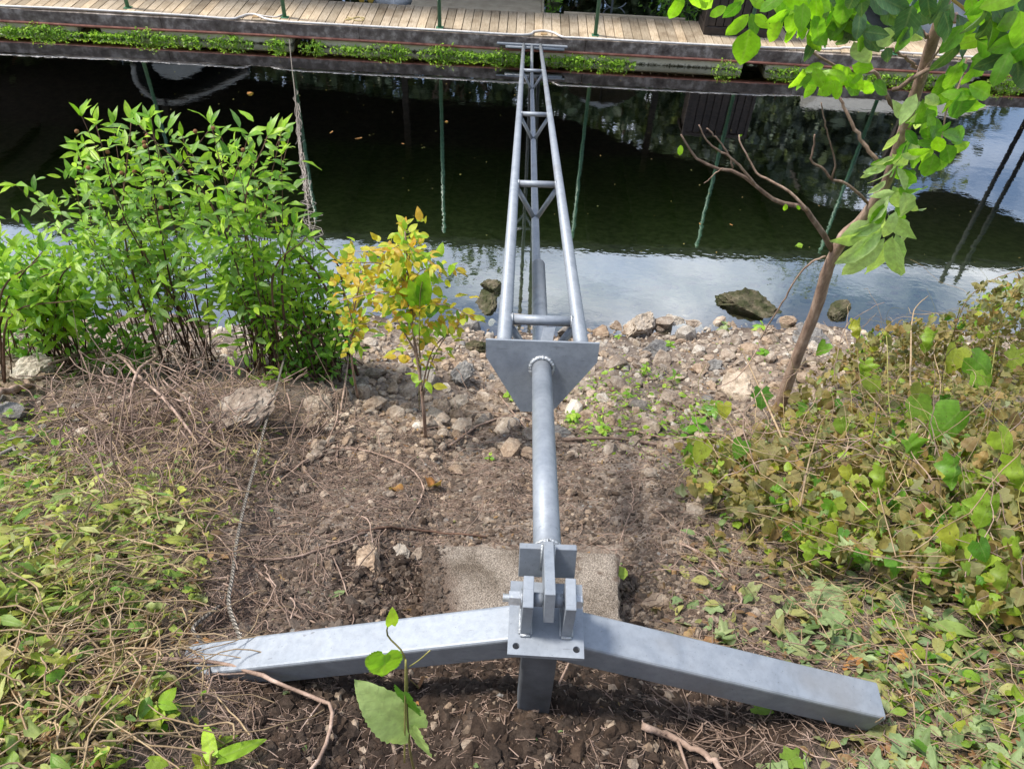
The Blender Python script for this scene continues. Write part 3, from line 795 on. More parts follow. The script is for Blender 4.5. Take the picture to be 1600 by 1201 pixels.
solo('rope', *tube(rp, .008, 5), MAT['rope'], 'small coil of yellow rope lying on the dock planks', 'rope', smooth=True)
posts = [(200, 12, 'leftmost'), (445, 27, 'second from left'), (687, 43, 'third from left, left of the truss'), (930, 55, 'first right of the truss'), (1165, 73, 'beside the brown planter box'), (1398, 84, 'behind the tree'), ]
for (a, b, w) in posts:
    q = atz(a, b, .39); t = thing('green_post', 'tall thin green steel post at the dock front, ' + w, 'post', q, 'green posts along the dock')
    part('pole', *tube([q, q + [0, 0, 3.25]], .034, 10), MAT['green_paint'], t, True)
    part('base_plate', *boxv(q + [0, 0, .004], (.06, .06, .004), DA), MAT['green_paint'], t)
for (a, b, w) in ((1652, 95, 'left of the pair'), (1680, 96, 'right of the pair')):
    q = atz(a, b, .39); t = thing('dark_post', 'dark post at the right end of the dock, ' + w, 'post', q, 'dark posts at the right end')
    part('pole', *tube([q, q + [0, 0, 3.9]], .045, 8), MAT['canvas_dark'], t, True)
    part('base_plate', *boxv(q + [0, 0, .004], (.07, .07, .004), DA), MAT['canvas_dark'], t)
# brown slatted planter box
c = atz(1152, 57, .39); c = np.array([c[0], c[1], .39]) + dY * .30
pb = thing('planter_box', 'dark brown slatted planter box standing on the dock', 'planter', c)
def pbx(name, x, y, z, hx, hy, hz, bev=.004):
    part(name, *boxv(c + x * dX + y * dY + z * dZ, (hx, hy, hz), DA, bev), MAT['box_brown'], pb)
pbx('base', 0, 0, .07, .60, .30, .07, .01)
for s in range(8): pbx('slat', -.49 + .14 * s, -.275, .58, .062, .016, .43)
for s in (-1, 1): pbx('corner_post', s * .585, -.28, .58, .03, .03, .44)
pbx('body', 0, .01, .58, .575, .25, .43); pbx('rim', 0, 0, 1.04, .62, .31, .03, .01)

# covered boathouse roof behind the dock; only its reflection shows
RZ = 4.55
fr = [np.array([x, 14.80 + .03 * x, RZ]) for x in (-17, 16.5)]
def rz(px, py):
    d = ray(px, py); y = (RZ + CAM_Z) / (-d[2]) ; return np.array([d[0] * y, d[1] * y, RZ])
back = [rz(*p) for p in ((1610, 352), (1540, 315), (1475, 292), (1440, 300), (1390, 330), (1300, 322), (1240, 300), (1170, 268), (1100, 250), (1010, 232), (930, 200), (840, 168), (600, 150))]
back = [p for p in back] + [np.array([-17, 24, RZ])]
poly = [fr[0], fr[1]] + back
n = len(poly)
V = np.array([p for p in poly] + [p + [0, 0, .22] for p in poly])
tri = [list(range(n))[::-1], [n + q for q in range(n)]]
Fq = np.array([[a, (a + 1) % n, (a + 1) % n + n, a + n] for a in range(n)])
bh = thing('boathouse', 'dark open sided boathouse roof mirrored in the water', 'boathouse', (0, 18, 0))
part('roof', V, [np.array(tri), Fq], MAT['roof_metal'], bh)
for x in np.arange(-15, 8, 1.1):
    part('rafter', *boxv((x, 16.9, RZ - .07), (.03, 1.9, .06), DA), MAT['roof_metal'], bh)
for x in (-15, -9, -3, 3, 9):
    part('column', *boxv((x, 18.2, 2.0), (.07, .07, 2.53)), MAT['roof_metal'], bh)

# far trees
def branch_path(a, b, sag=.1, n=8, w=.02):
    a = np.asarray(a, float); b = np.asarray(b, float); L = np.linalg.norm(b - a)
    t = np.linspace(0, 1, n)[:, None]
    P = a * (1 - t) + b * t; P[:, 2] += sag * L * np.sin(PI * t[:, 0])
    return wob(P, w * L)
def far_tree(base, H, Rr, mat, label, nleaf=5200, leaf=.20, seed=0, low=.15):
    r = np.random.default_rng(seed); base = np.asarray(base, float)
    t = thing('shade_tree', label, 'tree', base, 'trees behind the boathouse')
    tp = base + [r.normal(0, .4), r.normal(0, .4), H * .8]
    items = [tube(wob(smoothpath([base, (base + tp) / 2 + r.normal(0, .2, 3), tp], 9), .05), np.linspace(.26, .07, 9), 8)]
    part('trunk', *items[0], MAT['bark'], t, True)
    cl = []; bs = []
    for k in range(26):
        a = r.uniform(0, 2 * PI); h = r.uniform(low, 1) ; rad = Rr * math.sqrt(r.uniform(.1, 1)) * (1 - .5 * abs(h - .5))
        c = base + [math.cos(a) * rad, math.sin(a) * rad, H * h]; cl.append((c, r.uniform(.5, 1.2)))
        s0 = base * (1 - h * .6) + tp * h * .6; P = branch_path(s0, c, .05, 6); bs.append(P)
    part('limbs', *tubes(np.array(bs), np.tile(np.linspace(.07, .02, 6), (26, 1)), 5), MAT['bark'], t, True, stuff=True)
    per = nleaf // len(cl); Ps = []
    for c, s in cl: Ps.append(c + nrm(r.normal(size=(per, 3))) * (r.random((per, 1)) ** .45) * s * Rr * .42 * np.array([1, 1, .8]))
    P = np.concatenate(Ps); D = r.normal(size=P.shape); D[:, 2] -= .6
    v, f, u, tt = leaf_cloud(P, D, r.normal(size=P.shape) + [0, 0, .8], r.uniform(.6, 1.3, len(P)) * leaf, ['ovate'])
    part('crown', v, f, MAT[mat], t, False, u, tt, stuff=True)
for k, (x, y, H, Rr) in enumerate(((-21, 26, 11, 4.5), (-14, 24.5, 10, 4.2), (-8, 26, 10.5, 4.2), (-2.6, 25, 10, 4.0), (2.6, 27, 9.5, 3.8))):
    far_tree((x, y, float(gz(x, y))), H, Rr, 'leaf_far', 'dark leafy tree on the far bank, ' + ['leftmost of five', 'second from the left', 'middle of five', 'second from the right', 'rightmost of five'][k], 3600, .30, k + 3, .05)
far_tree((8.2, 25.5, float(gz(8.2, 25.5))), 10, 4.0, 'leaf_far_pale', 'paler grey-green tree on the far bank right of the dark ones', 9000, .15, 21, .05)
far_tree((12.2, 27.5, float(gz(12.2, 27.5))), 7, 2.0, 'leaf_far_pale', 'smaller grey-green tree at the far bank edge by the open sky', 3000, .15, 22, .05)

# things behind the dock that show in the top strip or as reflections
hb = dk(dpx(612, 2, .3), 2.15, 0)
boat = thing('small_boat', 'white small boat moored nose first behind the dock', 'boat', hb)
def hull(c, L, W, H, z0, fwd=-1):
    vs = []; K = 12
    for i in range(K + 1):
        t = i / K; w = W / 2 * math.sqrt(max(0, 1 - (max(0, 1 - t * 2.6)) ** 2.2)); y = (t) * L
        for s, zz in ((-1, H), (-.92, H * .55), (-.6, H * .12), (0, 0), (.6, H * .12), (.92, H * .55), (1, H)):
            vs.append([s * w, y, zz + z0 + .12 * (1 - t) ** 3])
    Fq = [[a * 7 + b, a * 7 + b + 1, (a + 1) * 7 + b + 1, (a + 1) * 7 + b] for a in range(K) for b in range(6)]
    V = np.array(vs); V = c + V[:, :1] * dX + V[:, 1:2] * dY + V[:, 2:] * dZ
    return V, Fq
V, Fq = hull(dk(dpx(618, 2, .3), 1.42, 0), 4.2, 1.5, .55, -.10)
part('hull', V, np.array(Fq), MAT['boat_white'], boat, True)
Vd = V.reshape(13, 7, 3); dkq = []
Vt = np.concatenate([Vd[:, 0], Vd[:, 6]]); Vt[:, 2] -= .03
Fd = np.array([[a, a + 1, 13 + a + 1, 13 + a] for a in range(12)])
part('deck', Vt, Fd, MAT['boat_white'], boat)
part('rub_rail', *tubes(np.stack([Vd[:, 0], Vd[:, 6]]), np.full((2, 13), .03), 6), MAT['boat_white'], boat, True)
c0 = dk(dpx(566, 1, .35), 1.33, .42)
for s in (0, .16):
    v, f = rock_shape(2, 3, 0, 1.0, 0); solo('fender', c0 + s * dX + v * np.array([.06, .06, .14]), f, MAT['boat_yellow'], 'small yellow fender by the white boat, ' + ('left one' if s == 0 else 'right one'), 'fender', smooth=True)
# awning over a boat left: dark canopy with a pale curved rim, seen mirrored
def refl(px, py, y):                               # world point whose mirror image shows at this pixel
    d = ray(px, py); t = y / d[1]; return np.array([d[0] * t, y, -(CAM_Z + d[2] * t)])
rim = smoothpath([refl(*p, 17.0) for p in ((208, 100), (212, 125), (232, 148), (260, 160), (300, 152), (345, 135), (388, 112))], 26)
aw = thing('boat_awning', 'dark arched boat awning with pale rim mirrored at the left', 'awning', (rim[0][0] + 1, 17.5, 0))
part('rim', *tube(rim, .06, 8), MAT['canvas_grey'], aw, True)
inner = rim + np.array([0, 0, -.03]); V = np.concatenate([inner, inner * [1, 1, 0] + np.array([0, 2.2, 0]) + np.stack([0 * inner[:, 0], 0 * inner[:, 0], inner[:, 2] - .1], -1)])
m_ = len(inner); part('canopy', V, np.array([[a, a + 1, m_ + a + 1, m_ + a] for a in range(m_ - 1)]), MAT['canvas_dark'], aw, True)
V2 = np.array([refl(*p, 17.3) for p in ((235, 100), (250, 118), (278, 124), (300, 118), (320, 104), (318, 98))]); V2 = np.concatenate([V2, V2 + [0, .25, 0]])
part('cabin_panel', V2, [np.array([[5, 4, 3, 2, 1, 0], [6, 7, 8, 9, 10, 11]]), np.array([[a, (a + 1) % 6, (a + 1) % 6 + 6, a + 6] for a in range(6)])], MAT['house'], aw)
for a in (0, 25):
    part('support_pole', *tube([[rim[a][0], 17.2, -.8], [rim[a][0], 17.2, rim[a][2]]], .03, 6), MAT['canvas_dark'], aw, True)
# closed patio umbrella / pleated canopy
tip = refl(936, 170, 16.2); um = thing('patio_umbrella', 'grey pleated patio umbrella mirrored to the right of the truss', 'umbrella', (tip[0], 16.2, 0))
nr = 32; ring = []
for a in range(nr):
    th = a * 2 * PI / nr; rr = .72 * (1 + (.06 if a % 2 else -.03)); ring.append(tip + [rr * math.cos(th), rr * math.sin(th), -.42 - (.05 if a % 2 else 0)])
V = np.concatenate([[tip], ring]); part('canopy', V, np.array([[0, 1 + a, 1 + (a + 1) % nr] for a in range(nr)]), MAT['canvas_grey'], um)
part('pole', *tube([tip - [0, 0, 2.3], tip - [0, 0, .02]], .02, 8), MAT['steel'], um, True)
# pale building gable far right, mirrored
q = refl(1525, 200, 19.0); hs = thing('pale_shed', 'pale grey shed with gable roof mirrored at the right', 'shed', (q[0] - 1.4, 20, 0))
hc = np.array([q[0] - 2.0, 20.2, 0.])
part('wall', *boxv(hc + [0, 0, 1.0], (1.9, 1.2, 1.45)), MAT['house'], hs)
V = np.array([[-2.1, -1.4, 2.45], [2.1, -1.4, 2.45], [2.1, 1.4, 2.45], [-2.1, 1.4, 2.45], [-2.1, 0, 3.4], [2.1, 0, 3.4]]) + hc
part('roof', V, [np.array([[0, 1, 5, 4], [2, 3, 4, 5], [0, 3, 2, 1]]), np.array([[0, 4, 3], [1, 2, 5]])], MAT['canvas_grey'], hs)
part('door', *boxv(hc + [.9, -1.22, .75], (.42, .03, .95), bev=.01), MAT['canvas_dark'], hs)

# weed clumps on the dock floats
clumps = [(22, 40, 52, 'at the far left end of the float'), (75, 45, 60, 'left of the first dark gap'), (165, 45, 70, 'right of the first dark gap'), (235, 50, 60, 'left of the white line loop'),
          (300, 52, 60, 'under the orange hose block'), (365, 58, 45, 'left of the hanging cable'), (432, 64, 26, 'at the hanging cable'), (492, 66, 30, 'right of the second dark gap'),
          (545, 70, 40, 'below the coil of rope'), (600, 73, 50, 'left of the third post'), (625, 72, 30, 'just left of the third post'), (690, 78, 50, 'under the third green post'),
          (735, 80, 50, 'left of the truss mounting plate'), (782, 84, 44, 'close to the truss end, left'), (812, 86, 24, 'under the truss end'), (862, 86, 20, 'right beside the truss end'), (900, 88, 50, 'under the post right of the truss'), (955, 92, 50, 'right of the truss, left of the bare float'),
          (1130, 98, 30, 'under the planter box'), (1235, 104, 60, 'left of the tree branches'), (1300, 108, 55, 'behind the tree branches'), (1375, 110, 50, 'left of the tree trunk'), (1430, 112, 50, 'behind the tree trunk'), (1565, 122, 60, 'at the far right end of the float')]
for (a, b, w, lb) in clumps:
    c = atz(a, b, .07); W = w * 1.15 / 2 / F * 13.6
    cx = float((c - DO) @ dX)
    n = int(w * random.uniform(4, 9))
    lx = rng.normal(0, .6, n).clip(-1.15, 1.15) * W; lx = lx + .08 * vnoise(lx * 9, lx * 0 + a)
    base = dk(cx, -.01, .09) + lx[:, None] * dX
    hh = .13 * (1 - (lx / W) ** 2 * .6) * (.5 + 1.0 * rng.random())* (1 + 1.3 * vnoise(lx * 11 + a, lx * 0)) * random.uniform(.7, 1.25)
    P = base + np.stack([0 * lx, -rng.random(n) * .10 - .03, rng.uniform(-.75, .75, n) * hh - .045], -1)
    D = rng.normal(size=(n, 3)) * .7 + [0, -.8, -.1]
    t = thing('weed_clump', 'bright green weeds on the dock float, ' + lb, 'plant', base.mean(0), 'weeds growing on the dock floats')
    v, f, u, tt = leaf_cloud(P, D, rng.normal(size=(n, 3)) * .5 + [0, -.4, 1], rng.uniform(.025, .065, n), ['lance', 'ovate'])
    part('foliage', v, f, MAT['leaf_dock'], t, True, u, tt, stuff=True)
# clump of shrub behind the dock
for (a, b, lb) in ((1062, 8, 'dark green fern-like bush behind the dock left of the planter box'), (858, 2, 'narrow dark green plant behind the dock at the finger deck corner')):
    c = atz(a, b, .45); n = 500 if a > 1000 else 160; W = .28 if a > 1000 else .1
    c = c + dY * .25
    t = thing('bush', lb, 'bush', c - [0, 0, .5])
    P = c + rng.normal(size=(n, 3)) * [W, .12, .3]
    v, f, u, tt = leaf_cloud(P, rng.normal(size=(n, 3)) + [0, -.4, -.2], rng.normal(size=(n, 3)) + [0, 0, 1], rng.uniform(.07, .13, n), ['lance'])
    part('foliage', v, f, MAT['leaf_tree'], t, True, u, tt, stuff=True)
    part('stem', *tube([c - [0, 0, .55], c + [0, 0, .3]], .02, 6), MAT['bark'], t, True)
# white skiff and yellow canoe glimpsed behind the tree on the right
c = dk(dpx(1500, 52, .4), 1.75, 0)
sk = thing('skiff', 'white skiff moored behind the dock on the far right', 'boat', c)
V, Fq = hull(dk(dpx(1480, 45, .4), 1.3, 0), 3.5, 1.3, .5, -.05); part('hull', V, np.array(Fq), MAT['boat_white'], sk, True)
Vd = V.reshape(13, 7, 3); part('rub_rail', *tubes(np.stack([Vd[:, 0], Vd[:, 6]]), np.full((2, 13), .03), 6), MAT['boat_yellow'], sk, True)
# steel mooring ring and rail behind
q = atz(965, 8, .2); aa = np.linspace(-.3, 4.6, 24)
solo('steel_hoop', *tube([q + [.24 * math.cos(a + 1.2), .5, .22 * math.sin(a + 1.2)] for a in aa], .012, 6), MAT['steel'], 'thin bent steel hoop behind the dock kerb', 'hoop', smooth=True)

# =================================================================== THE STEEL MOORING ARM
P0 = np.array([.1175, .965, 3.525]); P1 = atz(831, 76, .12)
u = nrm(P1 - P0); sV = nrm(np.cross(u, [0, 0, 1])); sV = nrm(sV + .02 * np.cross(sV, u)); nV = np.cross(sV, u)
LT = float(np.linalg.norm(P1 - P0)) - .25
def tr(t, o=0., h=0.): return P0 + u * t + sV * o + nV * h
truss = thing('mooring_arm', 'long silver painted triangular truss arm reaching from the bank bracket to the dock', 'truss', tr(1.2))
TP = 1.20
rc, W2, HT, HB = .028, .143, .085, -.165
for o in (-W2, W2):
    part('top_chord', *tube([tr(TP + .01, o, HT), tr(LT - .02, o, HT)], rc, 16), MAT['steel'], truss, True)
part('bottom_chord', *tube([tr(2.2, .0, HB), tr(LT - 1.6, 0, HB), tr(LT - .9, 0, HB * .7), tr(LT - .03, 0, HT - .02)], .025, 16), MAT['steel'], truss, True)
part('chord_sleeve', *tube([tr(TP + .01, .012, HB), tr(2.75, .012, HB)], .037, 18), MAT['steel'], truss, True)
for t in (1.43, 3.55, 6.1, 9.35):
    part('rung', *tube([tr(t, -W2 + .018, HT), tr(t, W2 - .018, HT)], .021, 12), MAT['steel'], truss, True)
    for s in (-1, 1):
        part('brace', *tube([tr(t + .0, s * (W2 - .01), HT - .018), tr(t + .06, s * .012, HB + .016)], .016, 10), MAT['steel'], truss, True)
    wv = []
    for s in (-1, 1):
        a = np.linspace(0, 2 * PI, 19); c = tr(t, s * (W2 - .027), HT)
        wv.append(tube([c + .0225 * (math.cos(q) * u + math.sin(q) * nV) for q in a], .0042, 5, False))
    part('weld_bead', *join(*wv), MAT['weld'], truss, True)
part('flat_bar', *boxv(tr(1.33, .012, .0), (.024, .10, .005), np.stack([nrm(sV + .15 * u), nrm(nV * .9 + u * .9 + sV * .25), nrm(np.cross(nrm(sV + .15 * u), nrm(nV * .9 + u * .9 + sV * .25)))]), .001), MAT['steel'], truss)
# gusset plate
pg = [(-.210, .105), (.208, .105), (.205, .028), (.062, -.175), (.035, -.195), (-.072, -.195), (-.208, .035)]
th = .006
V = np.array([tr(TP - th, a, b) for a, b in pg] + [tr(TP + th, a, b) for a, b in pg]); n = len(pg)
part('gusset_plate', V, [np.array([list(range(n)), [n + q for q in range(n)][::-1]]), np.array([[a, a + n, (a + 1) % n + n, (a + 1) % n] for a in range(n)])], MAT['steel'], truss)
part('pipe', *tube([tr(.165), tr(.6), tr(TP - th)], .0365, 28), MAT['steel'], truss, True)
a = np.linspace(0, 2 * PI, 61)
ring = [tr(TP - th - .004, .041 * math.cos(q), .041 * math.sin(q)) + rng.normal(0, .0008, 3) for q in a]
part('weld_ring', *tube(ring, .0085 + .0012 * np.sin(a * 22), 7, False), MAT['weld'], truss, True)
ring = [tr(.172, .036 * math.cos(q), .036 * math.sin(q)) for q in a]
part('weld_ring', *tube(ring, .0055 + .001 * np.sin(a * 22), 6, False), MAT['weld'], truss, True)
UA = np.stack([sV, u, nV])
part('cross_plate', *boxv(tr(.150, .0, -.012), (.072, .010, .048), UA, .0015), MAT['steel'], truss)
part('tongue', *boxv(tr(.052, .0, .012), (.0125, .092, .045), UA, .0015), MAT['steel'], truss)
part('weld_bead', *join(tube([tr(.137, -.015, -.03), tr(.137, -.015, .05)], .004, 6), tube([tr(.137, .015, -.03), tr(.137, .015, .05)], .004, 6), tube([tr(.139, -.014, .034), tr(.139, .014, .034)], .004, 6)), MAT['weld'], truss, True)
# far end fixing plate
fe = tr(LT)
part('end_bar', *boxv(dk(float((fe - DO) @ dX), -.10, float(tr(LT, 0, HT)[2]) + .0), (.60, .030, .014), DA, .004), MAT['steel'], truss)
part('end_bar', *tube([dk(float((fe - DO) @ dX) - .45, -.12, float(tr(LT, 0, HT)[2]) - .04), dk(float((fe - DO) @ dX) + .55, -.12, float(tr(LT, 0, HT)[2]) - .04)], .026, 12), MAT['steel'], truss, True)

# anchor frame ----------------------------------------------------------
PZ = 3.43
px0, px1 = .027, .2085
pc = np.array([(px0 + px1) / 2, .968, PZ])
anchor = thing('anchor_frame', 'silver painted square tube anchor frame with spread legs and bracket plate', 'anchor', pc - [0, 0, .3])
def plate_with_holes(c, hx, hy, th, holes, r=.0085, seg=16):
    # a rectangle with real round holes: grid cells, the hole cells get a ring of quads
    xs = sorted({-hx, hx} | {round(h[0] + d, 5) for h in holes for d in (-.016, .016)})
    ys = sorted({-hy, hy} | {round(h[1] + d, 5) for h in holes for d in (-.016, .016)})
    V = []; Fq = []; Ft = []
    def addv(x, y, z): V.append([x, y, z]); return len(V) - 1
    for a in range(len(xs) - 1):
        for b in range(len(ys) - 1):
            cx, cy = (xs[a] + xs[a + 1]) / 2, (ys[b] + ys[b + 1]) / 2
            hit = [h for h in holes if abs(h[0] - cx) < .002 and abs(h[1] - cy) < .002]
            if not hit:
                for z, o in ((th, 1), (-th, -1)):
                    f = [addv(xs[a], ys[b], z), addv(xs[a + 1], ys[b], z), addv(xs[a + 1], ys[b + 1], z), addv(xs[a], ys[b + 1], z)]
                    Fq.append(f[::o])
            else:
                h = hit[0]; ring = []
                for k in range(seg):
                    t = 2 * PI * k / seg; cs, sn = math.cos(t), math.sin(t); m_ = .016 / max(abs(cs), abs(sn))
                    ring.append((h[0] + r * cs, h[1] + r * sn, h[0] + m_ * cs, h[1] + m_ * sn))
                for k in range(seg):
                    p, q = ring[k], ring[(k + 1) % seg]
                    for z, o in ((th, 1), (-th, -1)):
                        f = [addv(p[0], p[1], z), addv(p[2], p[3], z), addv(q[2], q[3], z), addv(q[0], q[1], z)]; Fq.append(f[::o])
                    Fq.append([addv(p[0], p[1], th), addv(q[0], q[1], th), addv(q[0], q[1], -th), addv(p[0], p[1], -th)])
    for (x0, y0, x1, y1) in ((-hx, -hy, hx, -hy), (hx, -hy, hx, hy), (hx, hy, -hx, hy), (-hx, hy, -hx, -hy)):
        Fq.append([addv(x0, y0, -th), addv(x1, y1, -th), addv(x1, y1, th), addv(x0, y0, th)])
    return np.array(V) + c, np.array(Fq)
v, f = plate_with_holes(pc, .091, .099, .006, [(-.071, -.077), (.073, -.077)])
part('base_plate', v, f, MAT['steel'], anchor)
for sx in (-1, 1):
    x = .1165 + sx * .049 + (.001 if sx > 0 else 0)
    part('lug', *boxv((x, .962, PZ + .006 + .064), (.0125, .042, .064), None, .0015), MAT['steel'], anchor)
    part('weld_bead', *join(*[tube([(x + q * .0135, .922, PZ + .008), (x + q * .0135, 1.0, PZ + .008)], .0035, 6) for q in (-1, 1)], tube([(x - .012, .918, PZ + .009), (x + .012, .918, PZ + .009)], .0045, 6)), MAT['weld'], anchor, True)
# bolt
def cyl(a, b, r, S=18): return tube([np.array(a), np.array(b)], r, S)
by, bz = .965, P0[2]
bolt = part('bolt', *cyl((.1165 - .108, by, bz), (.1165 + .082, by, bz), .0095, 16), MAT['zinc'], anchor, True)
part('nut', *cyl((.1165 - .094, by, bz), (.1165 - .066, by, bz), .0185, 6), MAT['zinc'], bolt)
part('washer', *cyl((.1165 - .0655, by, bz), (.1165 - .0625, by, bz), .023, 20), MAT['zinc'], bolt)
part('bolt_head', *cyl((.1165 + .066, by, bz), (.1165 + .079, by, bz), .017, 6), MAT['zinc'], bolt)
part('washer', *cyl((.1165 + .0635, by, bz), (.1165 + .0658, by, bz), .022, 20), MAT['zinc'], bolt)
for a, b in ((-.035, -.0135), (.0135, .034)):
    part('spacer', *cyl((.1165 + a, by, bz), (.1165 + b, by, bz), .0165, 18), MAT['steel'], bolt, True)
# square tube legs
def sqtube(a, b, w, h, mat, root, name='leg', upv=(0, 0, 1), bev=.009, miter=0.):
    a = np.asarray(a, float); b = np.asarray(b, float); d = nrm(b - a); s = nrm(np.cross(d, upv)); n_ = np.cross(s, d); L = np.linalg.norm(b - a)
    prof = []
    for cx, cy, a0 in ((w / 2 - bev, h / 2 - bev, 0), (-w / 2 + bev, h / 2 - bev, 90), (-w / 2 + bev, -h / 2 + bev, 180), (w / 2 - bev, -h / 2 + bev, 270)):
        for k in range(4):
            t = math.radians(a0 + 30 * k); prof.append((cx + bev * math.cos(t), cy + bev * math.sin(t)))
    K = len(prof); V = []
    nseg = 24
    for j in range(nseg + 1):
        c = a + d * L * j / nseg
        for x, y in prof:
            V.append(c + s * x + n_ * y + (d * miter * y if j == nseg else 0))
    # inner wall at the open far end
    for x, y in prof: V.append(b + s * x * .88 + n_ * y * .88 + d * miter * y)
    for x, y in prof: V.append(b - d * .12 + s * x * .88 + n_ * y * .88)
    Fq = [[j * K + k, j * K + (k + 1) % K, (j + 1) * K + (k + 1) % K, (j + 1) * K + k] for j in range(nseg + 2) for k in range(K)]
    Fn = [list(range(K))[::-1], [(nseg + 2) * K + k for k in range(K)]]
    part(name, np.array(V), [np.array(Fq), np.array(Fn)], mat, root, False)
    return
lt = atz(318, 1018, 3.265); 
LA = np.array([.095, .975, PZ - .060]); LB = CP + 2.17 * ray(300, 1042)
RA = np.array([.14, .970, PZ - .062]); RB = CP + 2.06 * ray(1360, 1103)
sqtube(LA, LB, .100, .092, MAT['steel'], anchor, miter=.0)
sqtube(RA, RB, .100, .094, MAT['steel'], anchor, miter=.0)
sqtube((.105, .915, PZ - .009), (.105, .885, 3.06), .084, .084, MAT['steel_dirty_shaded'], anchor, name='post', upv=(0, 1, 0), bev=.007)

# concrete pad ---------------------------------------------------------
pad = [atz(676, 850, 2.70), atz(967, 863, 2.70), atz(970, 985, 2.83), atz(660, 985, 2.83)]
nx_, ny_ = 90, 60; V = []
for j in range(ny_ + 1):
    for i_ in range(nx_ + 1):
        s_, t_ = i_ / nx_, j / ny_
        p = (pad[0] * (1 - s_) + pad[1] * s_) * (1 - t_) + (pad[3] * (1 - s_) + pad[2] * s_) * t_
        e = min(i_, nx_ - i_, j, ny_ - j)
        p = p + np.array([0, 0, .003 * float(fbm(p[0] * 40, p[1] * 40, 44, 3)) - (.006 if e == 0 else 0)])
        if e == 0: p = p + np.array([.016, .016, 0]) * float(fbm(p[0] * 25, p[1] * 25, 46, 2))
        V.append(p)
V = np.array(V); K = nx_ + 1
i = np.arange(ny_)[:, None] * K + np.arange(nx_)[None]; FQ = np.stack([i, i + K, i + K + 1, i + 1], -1).reshape(-1, 4)
rim_i = list(range(K)) + [j * K + nx_ for j in range(1, ny_ + 1)] + [ny_ * K + q for q in range(nx_ - 1, -1, -1)] + [j * K for j in range(ny_ - 1, 0, -1)]
low = V[rim_i] - [0, 0, .16]; nn = len(rim_i); b0 = len(V)
side = np.array([[rim_i[k], rim_i[(k + 1) % nn], b0 + (k + 1) % nn, b0 + k] for k in range(nn)])
V2 = np.concatenate([V, low])
pxx, pyy, _ = proj(V2)
dirt = sstep(30, -30, (pxx - 690) - (pyy - 850) * .45 + 45 * fbm(V2[:, 0] * 9, V2[:, 1] * 9, 55, 4)) * .9
dirt = np.maximum(dirt, .85 * sstep(.06, .16, fbm(V2[:, 0] * 7, V2[:, 1] * 7, 71, 4) - .012 * np.minimum(np.minimum(np.abs(pyy - 852), np.abs(968 - pxx)), 60) + .06)); dirt = np.maximum(dirt, .8 * sstep(958, 985, pyy + 12 * fbm(V2[:, 0] * 12, V2[:, 1] * 12, 72, 3)))
solo('concrete_pad', V2, np.concatenate([FQ, side]), MAT['concrete'], 'square rough aggregate concrete pad set in the soil under the pipe', 'concrete pad', tint=dirt)

# cable ----------------------------------------------------------------
def cab(pts, r, mat, label, cat, name='cable', n=120, S=10):
    P = smoothpath(pts, n); V, FA = tube(P, r, S)
    L = np.concatenate([[0], np.cumsum(np.linalg.norm(np.diff(P, axis=0), axis=1))])
    uv = np.stack([np.tile(np.arange(S) / S, len(P)), np.repeat(L, S)], -1)
    return solo(name, V, FA, mat, label, cat, smooth=True, uv=uv)
def on_beam(x, dy, dz=.0):
    t = (x - LA[0]) / (LB[0] - LA[0]); return np.array([x, LA[1] + (LB[1] - LA[1]) * t + dy, LA[2] + (LB[2] - LA[2]) * t + dz])
kp = [on_beam(-.715, .03, -.03), on_beam(-.72, .058, .01), G(366, 965, .08), G(369, 915, .06), G(375, 860, .06), G(387, 800, .06), G(403, 740, .07), G(421, 680, .10), G(441, 620, .14), G(459, 560, .2), G(473, 500, .2), atz(480, 445, .62), atz(484, 370, .16), atz(478, 300, .10), atz(468, 240, .10), atz(461, 150, .14), atz(455, 95, .20), atz(452, 62, .27)]
cab(kp, .0064, MAT['cable'], 'long twisted steel cable running from the left leg across the bank to the dock', 'cable')
cab([on_beam(-.83, .02, -.03), on_beam(-.835, .055, .02), G(308, 995, .05), G(328, 968, .03), G(345, 948, .01)], .006, MAT['cable'], 'short frayed steel cable end beside the left leg tip', 'cable', n=30)
# hanging roots along the upper cable
rt = thing('root_tangle', 'pale dry rootlets hanging along the cable above the water', 'roots', atz(478, 300, .1))
P = []
for k in range(46):
    y0 = random.uniform(130, 350); y1 = y0 + random.uniform(15, 60)
    def cx(y): return np.interp(y, [60, 150, 240, 300, 370], [452, 461, 468, 478, 484])
    pts = []
    wide = 4 + 13 * max(0, (y0 - 250) / 100)
    for j in range(7):
        yy = y0 + (y1 - y0) * j / 6; pts.append(atz(cx(yy) + random.gauss(0, wide * .6) + 2, yy, .10 + .02 * random.random()))
    P.append(smoothpath(pts, 12))
part('rootlets', *tubes(np.array(P), np.full((46, 12), .0026), 4), MAT['twig_grey'], rt, stuff=True)

